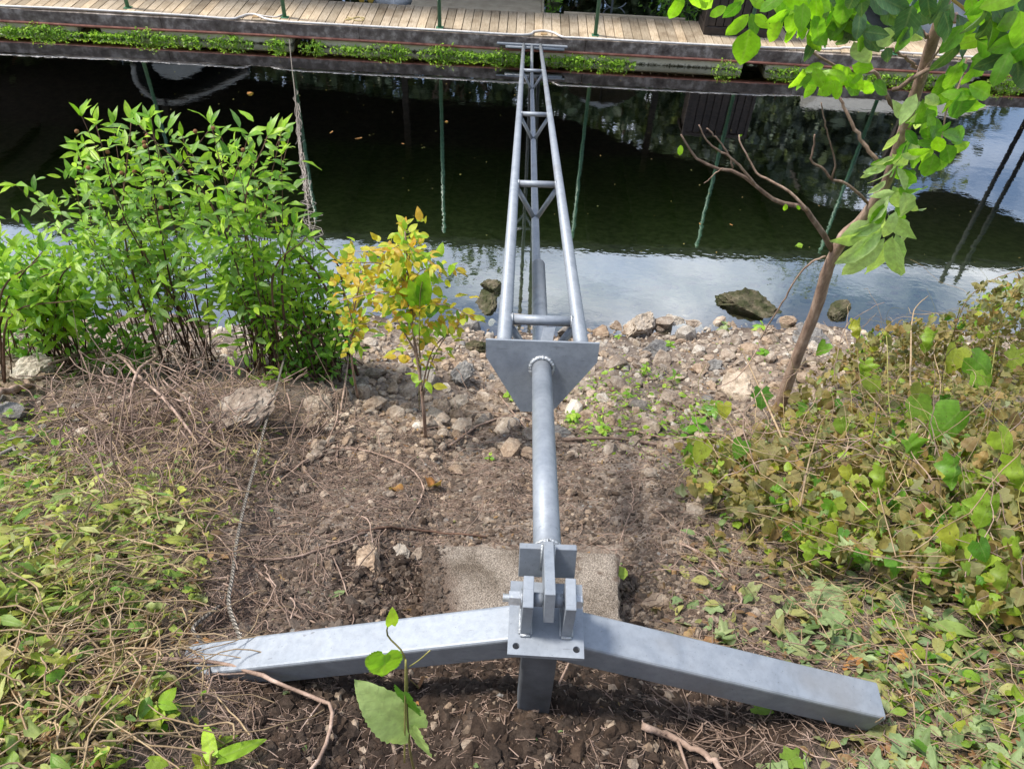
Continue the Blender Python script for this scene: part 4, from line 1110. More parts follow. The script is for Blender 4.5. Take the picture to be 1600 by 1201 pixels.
# =================================================================== ROCKS
rk = [  # px, py, width px, material, z squash, label
    (1160, 486, 118, 'rock_moss', .62, 'large dark mossy boulder at the water edge left of the tree', 'boulder'),
    (992, 517, 62, 'rock_white', .8, 'pale whitish rock at the water edge right of the truss'),
    (1028, 550, 54, 'rock_grey', .6, 'purplish grey flat rock below the pale whitish rock'),
    (1056, 508, 44, 'rock_white', .7, 'rough pale rock between the whitish rock and the mossy boulder'),
    (965, 512, 34, 'rock', .7, 'tan rock just left of the pale whitish rock'),
    (719, 595, 42, 'rock_grey', .75, 'rounded grey rock left of the gusset plate'),
    (712, 570, 46, 'rock', .7, 'tan rock just above the rounded grey rock'),
    (741, 545, 40, 'rock_moss', .7, 'mossy brown rock at the left top corner of the gusset plate'),
    (755, 488, 42, 'rock_moss', .6, 'moss topped rock at the water edge left of the truss'),
    (768, 456, 36, 'rock_moss', .6, 'dark rock standing in the shallow water beside the truss'),
    (686, 548, 36, 'rock', .7, 'yellowish rock under the yellow sapling leaves'),
    (578, 880, 46, 'rock', .8, 'blocky brown stone left of the concrete pad'),
    (628, 866, 34, 'rock_white', .8, 'pale broken stone next to the blocky brown stone'),
    (656, 870, 34, 'rock', .5, 'thin dark stone between pale stone and concrete pad'),
    (622, 757, 38, 'rock', .5, 'flat brown stone with orange face in the middle of the slope'),
    (1022, 948, 52, 'rock', .7, 'lumpy brown stone right of the concrete pad'),
    (1174, 592, 58, 'rock', .8, 'tan rock with dark underside left of the tree trunk base'),
    (1150, 618, 56, 'rock_white', .6, 'pale flat rock below the tan rock at the trunk base'),
    (1113, 572, 40, 'rock_grey', .6, 'grey rock halfway between trunk and gusset plate'),
    (1274, 538, 66, 'rock_grey', .5, 'flat grey rock at the water edge right of the trunk'),
    (1311, 492, 38, 'rock_moss', .6, 'greenish rock alone in the shallow water right of the trunk'),
    (1070, 638, 40, 'rock', .6, 'tan rock among green weeds right of the gusset plate'),
    (372, 662, 120, 'rock', .35, 'large half buried tan slab under the brush pile right edge'),
    (498, 646, 52, 'rock', .5, 'cream stone right of the cable in the middle left slope'),
    (1085, 800, 44, 'rock', .7, 'grey brown stone at the left foot of the vine thicket'),
    (660, 600, 40, 'rock_white', .7, 'pale stone behind the sapling stem'),
    (692, 640, 34, 'rock', .8, 'upright tan stone right of the sapling stem'),
    (1150, 770, 34, 'rock', .7, 'round brown stone under the vine thicket edge'),
    (18, 540, 60, 'rock_white', .5, 'pale flat stone at the far left waterline'),
    (60, 585, 50, 'rock_white', .5, 'pale stone below the far left waterline stone'),
    (1080, 510, 34, 'rock', .7, 'brown stone leaning on the mossy boulder'),
    (1195, 520, 44, 'rock', .7, 'brown stone in front of the mossy boulder right end'),
    (935, 640, 30, 'rock', .7, 'small tan stone right of the gusset plate tip'),
    (1030, 585, 26, 'rock_white', .7, 'small pale stone under the purplish grey rock'),
    (565, 610, 30, 'rock_white', .6, 'small pale stone left of the sapling stem top'),
    (730, 640, 40, 'rock', .55, 'cracked tan stone left of the gusset plate tip'),
]
for k, r_ in enumerate(rk):
    a, b, w, mt, fl, lb = r_[:6]; cat = r_[6] if len(r_) > 6 else 'rock'
    c = G(a, b) if not (b < 495 and a > 1250 or b < 470) else atz(a, b, -.03)
    dep = proj(c)[2]; s = w / 2 / F * dep
    v, f = ROCK3[k % len(ROCK3)]
    v = v.copy(); v[:, 2] *= fl / .6
    if k == 0: v[:, 1] *= .62; v = v @ rotm(0, .06, -.12).T
    else: v = v @ rotm(random.gauss(0, .2), random.gauss(0, .2), random.uniform(0, 6)).T
    v = v / np.abs(v[:, 0]).max() * s
    v += v * (.05 * rng.normal(size=(len(v), 1)))
    top = v[:, 2].max()
    solo('boulder' if cat == 'boulder' else 'rock', v + c + [0, 0, top * .25 + (.03 if k in (9, 20) else 0)], f, MAT[mt], lb, cat, smooth=False)
# loose rubble along the waterline, counted stones
n = 0; used = []
while n < 230:
    a = random.uniform(520, 1300) if random.random() < .86 else random.uniform(-20, 200); b = random.gauss(578, 48)
    if b < 497 or b > 700: continue
    if 520 < a < 560 and b < 540: continue
    c = G(a, b); w = random.choice([14, 16, 18, 22, 26, 32, 40, 48]) ; s = w / 2 / F * proj(c)[2]
    if any((a - q[0]) ** 2 + (b - q[1]) ** 2 < ((w + q[2]) * .38) ** 2 for q in used): continue
    used.append((a, b, w))
    k = random.randrange(len(ROCK1)); mt = random.choice(['rock', 'rock', 'rock_white', 'rock', 'rock_grey'])
    key = ('rk', k, mt)
    if key not in _lm: _lm[key] = mesh('rubble_stone', ROCK1[k][0], ROCK1[k][1], MAT[mt], smooth=False)
    o = bpy.data.objects.new('rubble_stone', _lm[key]); COL.objects.link(o)
    o.location = tuple(c + [0, 0, s * .2]); o.scale = (s, s, s * random.uniform(.8, 1.2)); o.rotation_euler = (random.gauss(0, .3), random.gauss(0, .3), random.uniform(0, 6.3))
    tag(o, ('tiny' if w < 18 else 'small' if w < 25 else 'fist sized') + {'rock': ' tan', 'rock_white': ' pale', 'rock_grey': ' grey'}[mt] + ' stone in the rubble ' + ('at the far left waterline' if a < 250 else 'behind the yellow sapling' if a < 660 else 'left of the gusset plate' if a < 770 else 'behind the gusset plate' if a < 920 else 'right of the gusset plate' if a < 1020 else 'below the mossy boulder' if a < 1180 else 'around the tree trunk base'), 'stone', 'rubble stones along the water edge'); n += 1
# small rubble + gravel (nobody could count it)
def sample_px(n, x0, x1, y0, y1):
    return Gv(rng.uniform(x0, x1, n), rng.uniform(y0, y1, n))
def sample_w(n, x0, x1, y0, y1):
    x = rng.uniform(x0, x1, n); y = rng.uniform(y0, y1, n); return np.stack([x, y, gz(x, y)], -1)
P = np.concatenate([sample_px(3000, 480, 1330, 500, 670), sample_px(420, 480, 1200, 660, 715), sample_px(90, 420, 1150, 700, 820), sample_px(700, -60, 300, 490, 640), sample_w(2600, -5, 5.5, 4.3, 6.5)])
P[:, 2] = gz(P[:, 0], P[:, 1])
sz = rng.lognormal(math.log(.016), .62, len(P)).clip(.005, .075)
keep = shore(P[:, 0]) - P[:, 1] > -.12
P, sz = P[keep], sz[keep]; P[:, 2] += sz * .25
h = len(P) * 2 // 3
v, f, t = rock_cloud(P[:h], sz[:h], ROCK1); solo('rubble', v, f, MAT['rock'], 'tan limestone rubble covering the lower bank', None, kind='stuff', tint=t)
v, f, t = rock_cloud(P[h:], sz[h:], ROCK1); solo('rubble', v, f, MAT['rock_white'], 'pale broken limestone chips in the lower bank rubble', None, kind='stuff', tint=t)
P = np.concatenate([sample_px(9000, 350, 1250, 690, 1201), sample_px(2500, 500, 1150, 640, 860), sample_px(2000, 960, 1250, 840, 1000), sample_px(4500, 480, 1150, 1040, 1201), sample_w(5000, -3.5, 3.5, .3, 5)])
sz = rng.lognormal(math.log(.0052), .5, len(P)).clip(.0022, .02); P[:, 2] += sz * .2
pxx, pyy, _ = proj(P); keep = ~((pxx > 684) & (pxx < 972) & (pyy > 850) & (pyy < 1000)) & ~((pyy > 1030) & (rng.random(len(P)) < .8)); P, sz = P[keep], sz[keep]
h = len(P) * 4 // 5
MAT['gravel'] = rock_mat('tan_gravel', (.17, .125, .095), (.31, .245, .19), (.46, .39, .32))
v, f, t = rock_cloud(P[:h], sz[:h], ROCK0); solo('gravel', v, f, MAT['gravel'], 'small tan gravel scattered over the bank soil', None, kind='stuff', tint=t)
v, f, t = rock_cloud(P[h:], sz[h:], ROCK0); solo('gravel', v, f, MAT['rock_grey'], 'small grey gravel scattered over the bank soil', None, kind='stuff', tint=t)
# dirt clods in the foreground pit
MAT['clod'] = rock_mat('dark_soil_clod', (.06, .045, .036), (.13, .10, .08), (.22, .18, .15))
P = np.concatenate([sample_px(2500, 400, 720, 880, 990), sample_px(2500, 960, 1250, 870, 1060), sample_px(6000, 380, 1150, 660, 880)])
sz = rng.lognormal(math.log(.0065), .55, len(P)).clip(.002, .026); P[:, 2] += sz * .1
pxx, pyy, _ = proj(P); keep = ~((pxx > 672 - (pyy - 852) * .2) & (pxx < 972) & (pyy > 850) & (pyy < 1000)); P, sz = P[keep], sz[keep]
v, f, t = rock_cloud(P, sz, ROCK0); solo('soil_clods', v, f, MAT['clod'], 'dark crumbly soil clods under the anchor frame', None, kind='stuff', tint=t)
MAT['clod_dark'] = rock_mat('moist_dark_soil_clod', (.022, .014, .010), (.05, .034, .025), (.12, .09, .07))
P = np.concatenate([sample_px(9500, 400, 1250, 1030, 1205), sample_px(3500, 560, 1000, 880, 1201), sample_px(1800, 520, 700, 870, 985)]); sz = rng.lognormal(math.log(.006), .6, len(P)).clip(.002, .028); P[:, 2] += sz * .1
pxx, pyy, _ = proj(P); keep = ~((pxx > 684 - (pyy - 852) * .15) & (pxx < 972) & (pyy > 850) & (pyy < 1000)); P, sz = P[keep], sz[keep]
v, f, t = rock_cloud(P, sz, ROCK0); solo('soil_clods', v, f, MAT['clod_dark'], 'moist dark soil crumbs in the pit below the anchor frame', None, kind='stuff', tint=t)
# soil spilled over the left of the pad
P = []
for k in range(1500):
    a = abs(rng.normal(0, 13)) - 8; b = rng.uniform(852, 985); s_ = (b - 850) * .12
    q = atz(668 + a + s_ * rng.random(), b, 2.705 + .13 * (b - 851) / 134); P.append(q)
P = np.array(P); sz = rng.lognormal(math.log(.0042), .5, len(P)).clip(.002, .013)
v, f, t = rock_cloud(P + [0, 0, .002], sz, ROCK0); solo('soil_clods', v, f, MAT['clod'], 'dark crumbs of soil spilled over the left of the concrete pad', None, kind='stuff', tint=t)
# submerged stones near the edge
P = sample_w(700, -4.5, 5, 6.0, 7.9); sz = rng.lognormal(math.log(.04), .5, len(P)).clip(.015, .13); keep = (shore(P[:, 0]) - P[:, 1]) < -.1; P = P[keep]; sz = sz[keep]; P[:, 2] -= sz * .25
v, f, t = rock_cloud(P, sz, ROCK1, .3); solo('submerged_stones', v, f, MAT['rock_moss'], 'stones on the river bed under shallow water', None, kind='stuff', tint=t)

# =================================================================== TWIGS, STICKS
def twig_cloud(P, length, rad, mat, label, up=.25, K=6, curve=.25, kind='stuff', name='twig_litter', S=3):
    n = len(P); a = rng.uniform(0, 2 * PI, n); el = rng.normal(0, up, n)
    D = np.stack([np.cos(a) * np.cos(el), np.sin(a) * np.cos(el), np.sin(el)], -1)
    Nn = nrm(np.cross(D, rng.normal(size=(n, 3))))
    t = np.linspace(-.5, .5, K)
    Q = P[:, None] + D[:, None] * (t[None, :, None] * length[:, None, None]) + Nn[:, None] * ((t ** 2)[None, :, None] * (rng.normal(0, curve, n) * length)[:, None, None] * 2)
    Q += rng.normal(size=Q.shape) * (length * .025)[:, None, None]
    # follow the slope
    g = gz(Q[..., 0], Q[..., 1]); g0 = gz(P[:, 0], P[:, 1])[:, None]
    Q[..., 2] += (g - g0); Q[..., 2] = np.maximum(Q[..., 2], g + .001)
    v, f = tubes(Q, rad[:, None] * np.linspace(1, .5, K)[None], S, False)
    return solo(name, v, f, mat, label, None, kind=kind, smooth=True, tint=np.repeat(rng.random(n), K * S))
n = 5200
P = np.concatenate([sample_px(n, 330, 1250, 600, 1201), sample_px(1800, 480, 900, 640, 800), sample_px(1500, 250, 700, 640, 1000), sample_w(1500, -3, 3, .3, 5)]); n = len(P)
twig_cloud(P + [0, 0, .004], rng.uniform(.03, .16, n), rng.uniform(.0006, .0022, n), MAT['twig'], 'fine dry twigs and rootlets littering the soil', .12)
P = np.concatenate([sample_px(1100, 1050, 1600, 600, 1201), sample_px(900, -20, 420, 640, 1201)]); n = len(P)
twig_cloud(P + [0, 0, .02], rng.uniform(.06, .25, n), rng.uniform(.0008, .003, n), MAT['twig'], 'dry twigs in the undergrowth on both sides', .25)
# brush pile
bp = thing('brush_pile', 'heap of dry vine twigs and roots on the left slope', 'brush pile', G(230, 640))
def mound(n, polyx, polyy, hmax):
    a = rng.uniform(*polyx, n); b = rng.uniform(*polyy, n); P = Gv(a, b)
    cx, cy = sum(polyx) / 2, sum(polyy) / 2; d = ((a - cx) / (polyx[1] - polyx[0]) * 2) ** 2 + ((b - cy) / (polyy[1] - polyy[0]) * 2) ** 2
    k = d < 1; P = P[k]; P[:, 2] += rng.random(len(P)) * hmax * np.sqrt(1 - d[k]); return P
def twigs_part(P, length, rad, mat, root, up=.4, K=8, curve=.35, name='twigs', fall=None):
    n = len(P); a = rng.uniform(0, 2 * PI, n); el = rng.normal(0, up, n)
    D = np.stack([np.cos(a) * np.cos(el), np.sin(a) * np.cos(el), np.sin(el)], -1); Nn = nrm(np.cross(D, rng.normal(size=(n, 3))))
    t = np.linspace(-.5, .5, K)
    Q = P[:, None] + D[:, None] * (t[None, :, None] * length[:, None, None]) + Nn[:, None] * ((t ** 2)[None, :, None] * (rng.normal(0, curve, n) * length)[:, None, None] * 2)
    Q += np.cumsum(rng.normal(size=Q.shape), 1) * (length * .022)[:, None, None]
    Q[..., 2] = np.maximum(Q[..., 2], gz(Q[..., 0], Q[..., 1]) + .002)
    v, f = tubes(Q, rad[:, None] * np.linspace(1, .45, K)[None], 4, False)
    return part(name, v, f, mat, root, True, tint=np.repeat(rng.random(n), K * 4), stuff=True)
P = np.concatenate([mound(560, (70, 430), (530, 720), .28), mound(240, (60, 330), (640, 840), .08), mound(130, (330, 560), (560, 720), .12)])
n = len(P); twigs_part(P, rng.uniform(.12, .5, n), rng.uniform(.0012, .0058, n), MAT['twig'], bp, curve=.5)
P = mound(450, (60, 470), (540, 800), .22); n = len(P)
twigs_part(P, rng.uniform(.10, .4, n), rng.uniform(.001, .003, n), MAT['straw'], bp, name='dry_vines')
def stick(pts, r0, r1, mat, label, name='stick', n=16, forks=(), cat='stick'):
    P = smoothpath(pts, n); P[1:-1] += rng.normal(0, r0 * .35, (n - 2, 3))
    it = [tube(P, np.linspace(r0, r1, n) * (1 + .08 * rng.normal(size=n)), 7)]
    for (i0, q, rr) in forks:
        it.append(tube(smoothpath([P[i0], (P[i0] + q) / 2 + rng.normal(0, .01, 3), q], 7), np.linspace(rr, rr * .4, 7), 5))
    v, f = join(*it)
    return solo(name, v, f, MAT[mat], label, cat, smooth=True)
stick([G(95, 605, .22), G(160, 590, .26), G(200, 598, .26), G(245, 640, .2), G(300, 690, .12), G(330, 722, .02)], .009, .005, 'twig', 'long curved bare branch arching over the brush pile', forks=[(4, G(140, 660, .1), .006), (3, G(60, 600, .2), .005)])
stick([G(285, 545, .36), G(268, 580, .34), G(262, 605, .3), G(235, 625, .22), G(215, 660, .15)], .013, .007, 'twig', 'forked cut branch standing up at the top of the brush pile', forks=[(9, G(300, 690, .1), .007), (9, G(330, 640, .16), .005)])
stick([G(-20, 650, .12), G(25, 636, .13), G(55, 622, .13), G(75, 606, .12)], .020, .014, 'bark', 'thick brown branch stub at the left edge')
stick([G(-20, 748, .05), G(20, 720, .07), G(60, 700, .07), G(90, 678, .05)], .012, .004, 'twig_grey', 'ash grey rough branch at the left edge under the brush pile', forks=[(6, G(60, 730, .05), .006)])
stick([G(-20, 716, .05), G(30, 697, .06), G(80, 690, .05)], .007, .003, 'twig_grey', 'thin grey branch just above the ash grey rough branch')
stick([G(556, 568, .35), G(548, 600, .22), G(535, 650, .05), G(528, 700, .01), G(525, 728, .0)], .007, .005, 'twig', 'slim bare stem standing left of the yellow sapling')
stick([G(430, 760, .012), G(480, 722, .02), G(530, 702, .02), G(590, 712, .02), G(640, 735, .02), G(662, 762, .015), G(650, 795, .01), G(638, 812, .01)], .0048, .0032, 'twig', 'long curved root looping across the middle left slope')
stick([G(440, 740, .01), G(510, 715, .03), G(560, 705, .02)], .005, .003, 'twig', 'thin root crossing the long curved root')
stick([G(400, 876, .01), G(445, 876, .015), G(490, 865, .015), G(530, 850, .012), G(575, 832, .012), G(600, 828, .008)], .006, .004, 'twig', 'thin pale root on the bare soil above the left leg', forks=[(5, G(470, 840, .01), .003)])
stick([G(400, 890, .01), G(425, 915, .012), G(440, 950, .01), G(480, 970, .01), G(520, 985, .005)], .0045, .003, 'twig', 'crooked small root just behind the left leg')
stick([G(560, 835, .015), G(600, 828, .02), G(660, 832, .02), G(760, 840, .01)], .0065, .004, 'stem_red', 'dark brown stick lying at the back edge of the concrete pad')
stick([G(700, 700, .015), G(745, 672, .03), G(790, 655, .03), G(835, 662, .02), G(862, 690, .01), G(840, 705, .01)], .008, .005, 'twig', 'brown curved branch under the gusset plate tip', forks=[(7, G(720, 650, .02), .005)])
stick([G(770, 610, .02), G(815, 665, .03), G(850, 705, .01)], .006, .004, 'twig', 'straight twig crossing under the gusset plate')
stick([G(880, 690, .02), G(960, 690, .03), G(1040, 700, .03), G(1110, 715, .04), G(1190, 745, .03)], .011, .007, 'twig', 'long brown branch lying right of the pipe towards the thicket')
stick([G(930, 668, .02), G(1000, 680, .03), G(1080, 700, .03), G(1180, 720, .04)], .008, .004, 'bark', 'thinner branch behind the long brown branch')
stick([G(1060, 850, .01), G(1100, 870, .015), G(1130, 905, .015), G(1158, 938, .015), G(1140, 960, .01), G(1130, 1010, .01)], .0048, .0035, 'twig', 'bent thin twig on the soil behind the right leg')
stick([G(1150, 560, .15), G(1180, 700, .30), G(1250, 790, .10), G(1300, 850, .08), G(1400, 935, .07), G(1490, 945, .05), G(1540, 985, .03)], .0052, .0045, 'straw', 'long tan vine stem running down through the leaf litter on the right')
stick([G(1000, 1140, .03), G(1045, 1160, .04), G(1090, 1185, .05), G(1120, 1215, .05)], .009, .007, 'twig', 'grey branch at the bottom edge right of the post', forks=[(6, G(1075, 1220, .03), .006)])
stick([G(255, 1042, .05), on_beam(-.76, -.02, .055), on_beam(-.64, -.058, .04), G(440, 1085, .07), G(500, 1103, .05), G(522, 1120, .05), G(515, 1165, .03), G(480, 1215, .02)], .0058, .0045, 'twig', 'bare vine stem lying across the left leg tip', forks=[(9, G(470, 1150, .03), .0025)])
stick([G(325, 1095, .02), G(340, 1070, .05), G(370, 1068, .06), G(410, 1062, .05)], .003, .002, 'twig', 'small curled twig below the left leg')
stick([G(870, 1075, .0), G(950, 900, .005), G(985, 800, .01), G(1000, 780, .01)], .003, .002, 'twig', 'thin twig beside the right edge of the concrete pad')
stick([G(520, 870, .01), G(535, 905, .012), G(552, 960, .01), G(550, 985, .01)], .003, .002, 'twig', 'thin twig running down to the left leg middle')
stick([G(1390, 660, .3), G(1390, 560, .5), G(1420, 520, .5)], .006, .004, 'straw', 'tan vine stalk rising out of the thicket top')

# =================================================================== PLANTS
def inpoly(px, py, poly):
    poly = np.array(poly, float); x, y = px, py; ins = np.zeros(len(x), bool); j = len(poly) - 1
    for i in range(len(poly)):
        xi, yi = poly[i]; xj, yj = poly[j]
        c = ((yi > y) != (yj > y)) & (x < (xj - xi) * (y - yi) / (yj - yi + 1e-9) + xi); ins ^= c; j = i
    return ins
def poly_sample(poly, n):
    poly = np.array(poly, float); a = np.empty(0); b = np.empty(0)
    while len(a) < n:
        x = rng.uniform(poly[:, 0].min(), poly[:, 0].max(), n); y = rng.uniform(poly[:, 1].min(), poly[:, 1].max(), n); k = inpoly(x, y, poly); a = np.append(a, x[k]); b = np.append(b, y[k])
    return a[:n], b[:n]
def shrub(name, label, cat, bases, tips_px, poly, ntips, yr, leaf, kinds, mat, stem_mat, lpt=14, limit=280, seg=.5, droop=.15, mats2=None, rad=.007, group=None, side=.16, main=None):
    """bases: list of ground points; tips fill the outline poly at distances yr"""
    root = thing(name, label, cat, np.mean(bases, 0), group)
    tips = [aty(a, b, random.uniform(*yr)) for a, b in tips_px]
    if ntips:
        a, b = poly_sample(poly, ntips)
        tips += [aty(x_, y_, random.uniform(*yr)) for x_, y_ in zip(a, b)]
    tips = [t for t in tips]
    Pall, Dall, Nall, Sall, Mall = [], [], [], [], []
    K = 12; paths = []; rads = []
    for tp in tips:
        if tp[2] < gz(tp[0], tp[1]) + .03: tp = np.array([tp[0], tp[1], float(gz(tp[0], tp[1])) + .05])
        b0 = bases[int(np.argmin([np.linalg.norm((tp - b_)[:2]) + random.random() * .3 for b_ in bases]))] + rng.normal(0, .085, 3) * [1, 1, 0]
        if main is not None:
            mi_ = int(random.uniform(.35, .9) * (len(main) - 1)); cand = main[mi_]; cand = main[max(2, min(range(len(main)), key=lambda q: abs(main[q][2] - (tp[2] - .25 * random.random() - .05))))]; b0 = cand + rng.normal(0, .003, 3)
        L = np.linalg.norm(tp - b0); midp = b0 * .5 + tp * .5 + np.array([0, 0, .16 * L]) - (tp - b0) * [.12, .12, 0] + rng.normal(0, .04 * L, 3)
        Pth = smoothpath([b0, midp, tp], K); paths.append(Pth); rads.append(np.linspace(rad * (.6 + .5 * random.random()), .0016, K) * min(1., .4 + L))
        T = nrm(np.gradient(Pth, axis=0))
        nl = max(4, int(lpt * (.6 + .7 * random.random())))
        for j in range(nl):
            t = seg + (1 - seg) * (j // 2 + .5) / (nl / 2 + .5); t = min(t, .995); x = t * (K - 1); i0 = int(x); q = Pth[i0] * (1 - x + i0) + Pth[min(i0 + 1, K - 1)] * (x - i0)
            tg = T[min(i0, K - 1)]; sd = nrm(np.cross(tg, [0, 0, 1]) + 1e-6); an = (j // 2) * 1.57 + (PI if j % 2 else 0) + random.gauss(0, .3)
            u2 = np.cross(tg, sd); rd = sd * math.cos(an) + u2 * math.sin(an)
            off = 0
            if random.random() < .55: q = q + rd * random.uniform(.02, side) + rng.normal(0, .02, 3)   # on a side twig
            d = nrm(rd * 1.1 + tg * (.30 + .5 * t) + np.array([0, 0, -droop]) + rng.normal(0, .22, 3))
            nn = nrm(np.array([0, -.25, 1.]) + rng.normal(0, .35, 3))
            Pall.append(q); Dall.append(d); Nall.append(nn); Sall.append(random.uniform(*leaf) * (1 - .25 * t)); Mall.append(mat if mats2 is None or random.random() > .3 else mats2)
        for s_ in (-.5, 0, .5):                      # a tuft at the tip
            Pall.append(Pth[-1]); Dall.append(nrm(T[-1] + rng.normal(0, .45, 3))); Nall.append(nrm([0, -.3, 1])); Sall.append(random.uniform(*leaf) * .8); Mall.append(mat)
    order = np.argsort([-p[:, 0].std() - p[:, 2].std() for p in paths])
    paths = np.array(paths); rads = np.array(rads)
    nb = min(8, len(paths))
    for q in order[:nb]:
        part('stem', *tubes(paths[q:q + 1], rads[q:q + 1] * 1.6, 7), MAT[stem_mat], root, True)
    if len(paths) > nb:
        part('twigs', *tubes(paths[order[nb:]], rads[order[nb:]], 4), MAT[stem_mat], root, True, stuff=True)
    place_leaves(root, np.array(Pall), np.array(Dall), np.array(Nall), np.array(Sall), kinds, Mall, limit)
    return root, tips
polyA = [(90, 330), (130, 200), (240, 185), (235, 250), (278, 345), (322, 225), (375, 210), (455, 205), (420, 300), (400, 390), (490, 420), (480, 470), (380, 500), (200, 470), (60, 440), (20, 300)]
s1, tips = shrub('buttonbush', 'tall bright green shrub with brown seed balls on the left bank', 'shrub',
      [G(175, 575), G(205, 560), G(310, 580), G(240, 570), G(420, 585)],
      [(128, 182), (150, 195), (178, 192), (205, 188), (236, 184), (228, 205), (120, 235), (25, 288), (55, 300), (90, 320), (285, 212), (325, 205), (345, 212), (395, 235), (418, 212), (440, 205), (452, 212), (300, 240), (440, 240), (330, 195)], polyA, 84, (3.7, 4.5),
      (.06, .155), ['lance'], 'leaf_shrub', 'stem_red', 25, 290, .45, .14, 'leaf_shrub_dull', .0055, side=.22)
sv, sf = ico(2)
for k, (a, b) in enumerate([(120, 205), (168, 237), (230, 212), (226, 228), (305, 205), (333, 200), (318, 232), (354, 232), (380, 234), (246, 264), (254, 268), (297, 268), (138, 262), (210, 268), (252, 324), (190, 270), (225, 222)]):
    c = aty(a, b, random.uniform(3.85, 4.1)); part('seed_head', c + sv * .0125, sf, MAT['seed'], s1)
shrub('low_shrub', 'lower bright green shrub at the left edge of the bank', 'shrub', [G(30, 560), G(110, 575), G(0, 590)], [(0, 370), (50, 360), (95, 400), (20, 440)],
      [(-40, 370), (60, 365), (130, 420), (160, 500), (60, 480), (-40, 490)], 42, (3.5, 4.2), (.09, .15), ['lance'], 'leaf_shrub', 'stem_red', 20, 200, .35, .12, side=.14)
shrub('low_shrub', 'light green shrub behind the cable left of the yellow sapling', 'shrub', [G(470, 590), G(420, 600), G(520, 580)], [(430, 335), (450, 345), (470, 370), (540, 400), (500, 390)],
      [(370, 340), (460, 345), (545, 400), (560, 480), (540, 590), (440, 620), (400, 560), (350, 450)], 58, (3.7, 4.4), (.07, .12), ['lance'], 'leaf_shrub', 'stem_red', 18, 200, .4, .15, side=.14)
shrub('low_shrub', 'dark green leafy growth under the tall shrub near the waterline', 'shrub', [G(60, 560), G(130, 590), G(200, 585)], [(20, 520)],
      [(0, 520), (150, 480), (280, 520), (220, 570), (60, 600)], 26, (3.9, 4.4), (.08, .12), ['ovate', 'lance'], 'leaf_tree', 'stem_red', 12, 120, .3, .3, side=.1)
shrub('low_shrub', 'darker small leaved growth at the foot of the shrubs beside the cable', 'shrub', [G(440, 600), G(500, 590)], [],
      [(380, 480), (480, 470), (560, 500), (560, 590), (470, 620), (400, 560)], 34, (3.6, 4.1), (.04, .08), ['ovate', 'lance'], 'leaf_tree', 'stem_red', 14, 150, .3, .25, side=.1)
sap_main = smoothpath([G(665, 682, -.02), aty(662, 640, 2.86), aty(655, 580, 2.95), aty(646, 520, 3.05), aty(640, 460, 3.1), aty(633, 362, 3.15)], 24)
sap, _ = shrub('sapling', 'yellow and orange leaved sapling on the bank left of the truss', 'sapling', [G(665, 680)], [(632, 350), (655, 380), (690, 425), (712, 420), (645, 395), (610, 390), (555, 392), (540, 410), (575, 440), (740, 495), (720, 505), (700, 500), (600, 440), (530, 470)],
      [(545, 400), (630, 350), (660, 400), (720, 430), (735, 490), (710, 515), (640, 520), (560, 520), (540, 470)], 14, (2.85, 3.4), (.045, .09), ['lance', 'ovate'], 'leaf_orange', 'bark', 20, 290, .12, .2, 'leaf_shrub', .004, side=.10, main=sap_main)
part('main_stem', *tube(sap_main, np.linspace(.011, .004, 24), 8), MAT['bark'], sap, True)
sap2 = smoothpath([G(560, 622, -.02), aty(552, 580, 3.5), aty(548, 520, 3.5), aty(560, 450, 3.45), aty(572, 400, 3.4)], 20)
sp2, _ = shrub('sapling', 'smaller orange leaved sapling touching the right edge of the green shrubs', 'sapling', [G(560, 622)], [(572, 392), (545, 408), (600, 415), (530, 440), (590, 450), (610, 470), (535, 490), (565, 500), (600, 510), (550, 540)],
      [(530, 400), (600, 400), (610, 500), (530, 520)], 5, (3.3, 3.6), (.045, .09), ['lance', 'ovate'], 'leaf_orange', 'bark', 14, 200, .1, .2, 'leaf_shrub', .003, side=.08, main=sap2)
part('main_stem', *tube(sap2, np.linspace(.008, .003, 20), 7), MAT['bark'], sp2, True)
part_root = thing('sprig', 'green leaf sprig in front of the yellow sapling', 'plant', G(655, 640))
P = []; D = []
for (a, b, c_, d_) in [(655, 470, 640, 438), (655, 470, 665, 428), (650, 475, 630, 462), (660, 480, 655, 440), (645, 500, 625, 490), (665, 490, 690, 478), (655, 505, 645, 530), (640, 455, 620, 455), (660, 455, 668, 418), (700, 425, 712, 414)]:
    p = aty(a, b, 2.95); q = aty(c_, d_, 2.9); P.append(p); D.append(q - p)
P = np.array(P); D = np.array(D); place_leaves(part_root, P, D, np.tile([0, -.6, .8], (len(P), 1)), np.linalg.norm(D, axis=1) * .8, ['ovate'], 'leaf_shrub', 60)
part('stem', *tube(smoothpath([G(655, 640), aty(655, 560, 2.9), aty(656, 470, 2.93), aty(660, 440, 2.93)], 10), .003, 5), MAT['stem_green'], part_root, True)

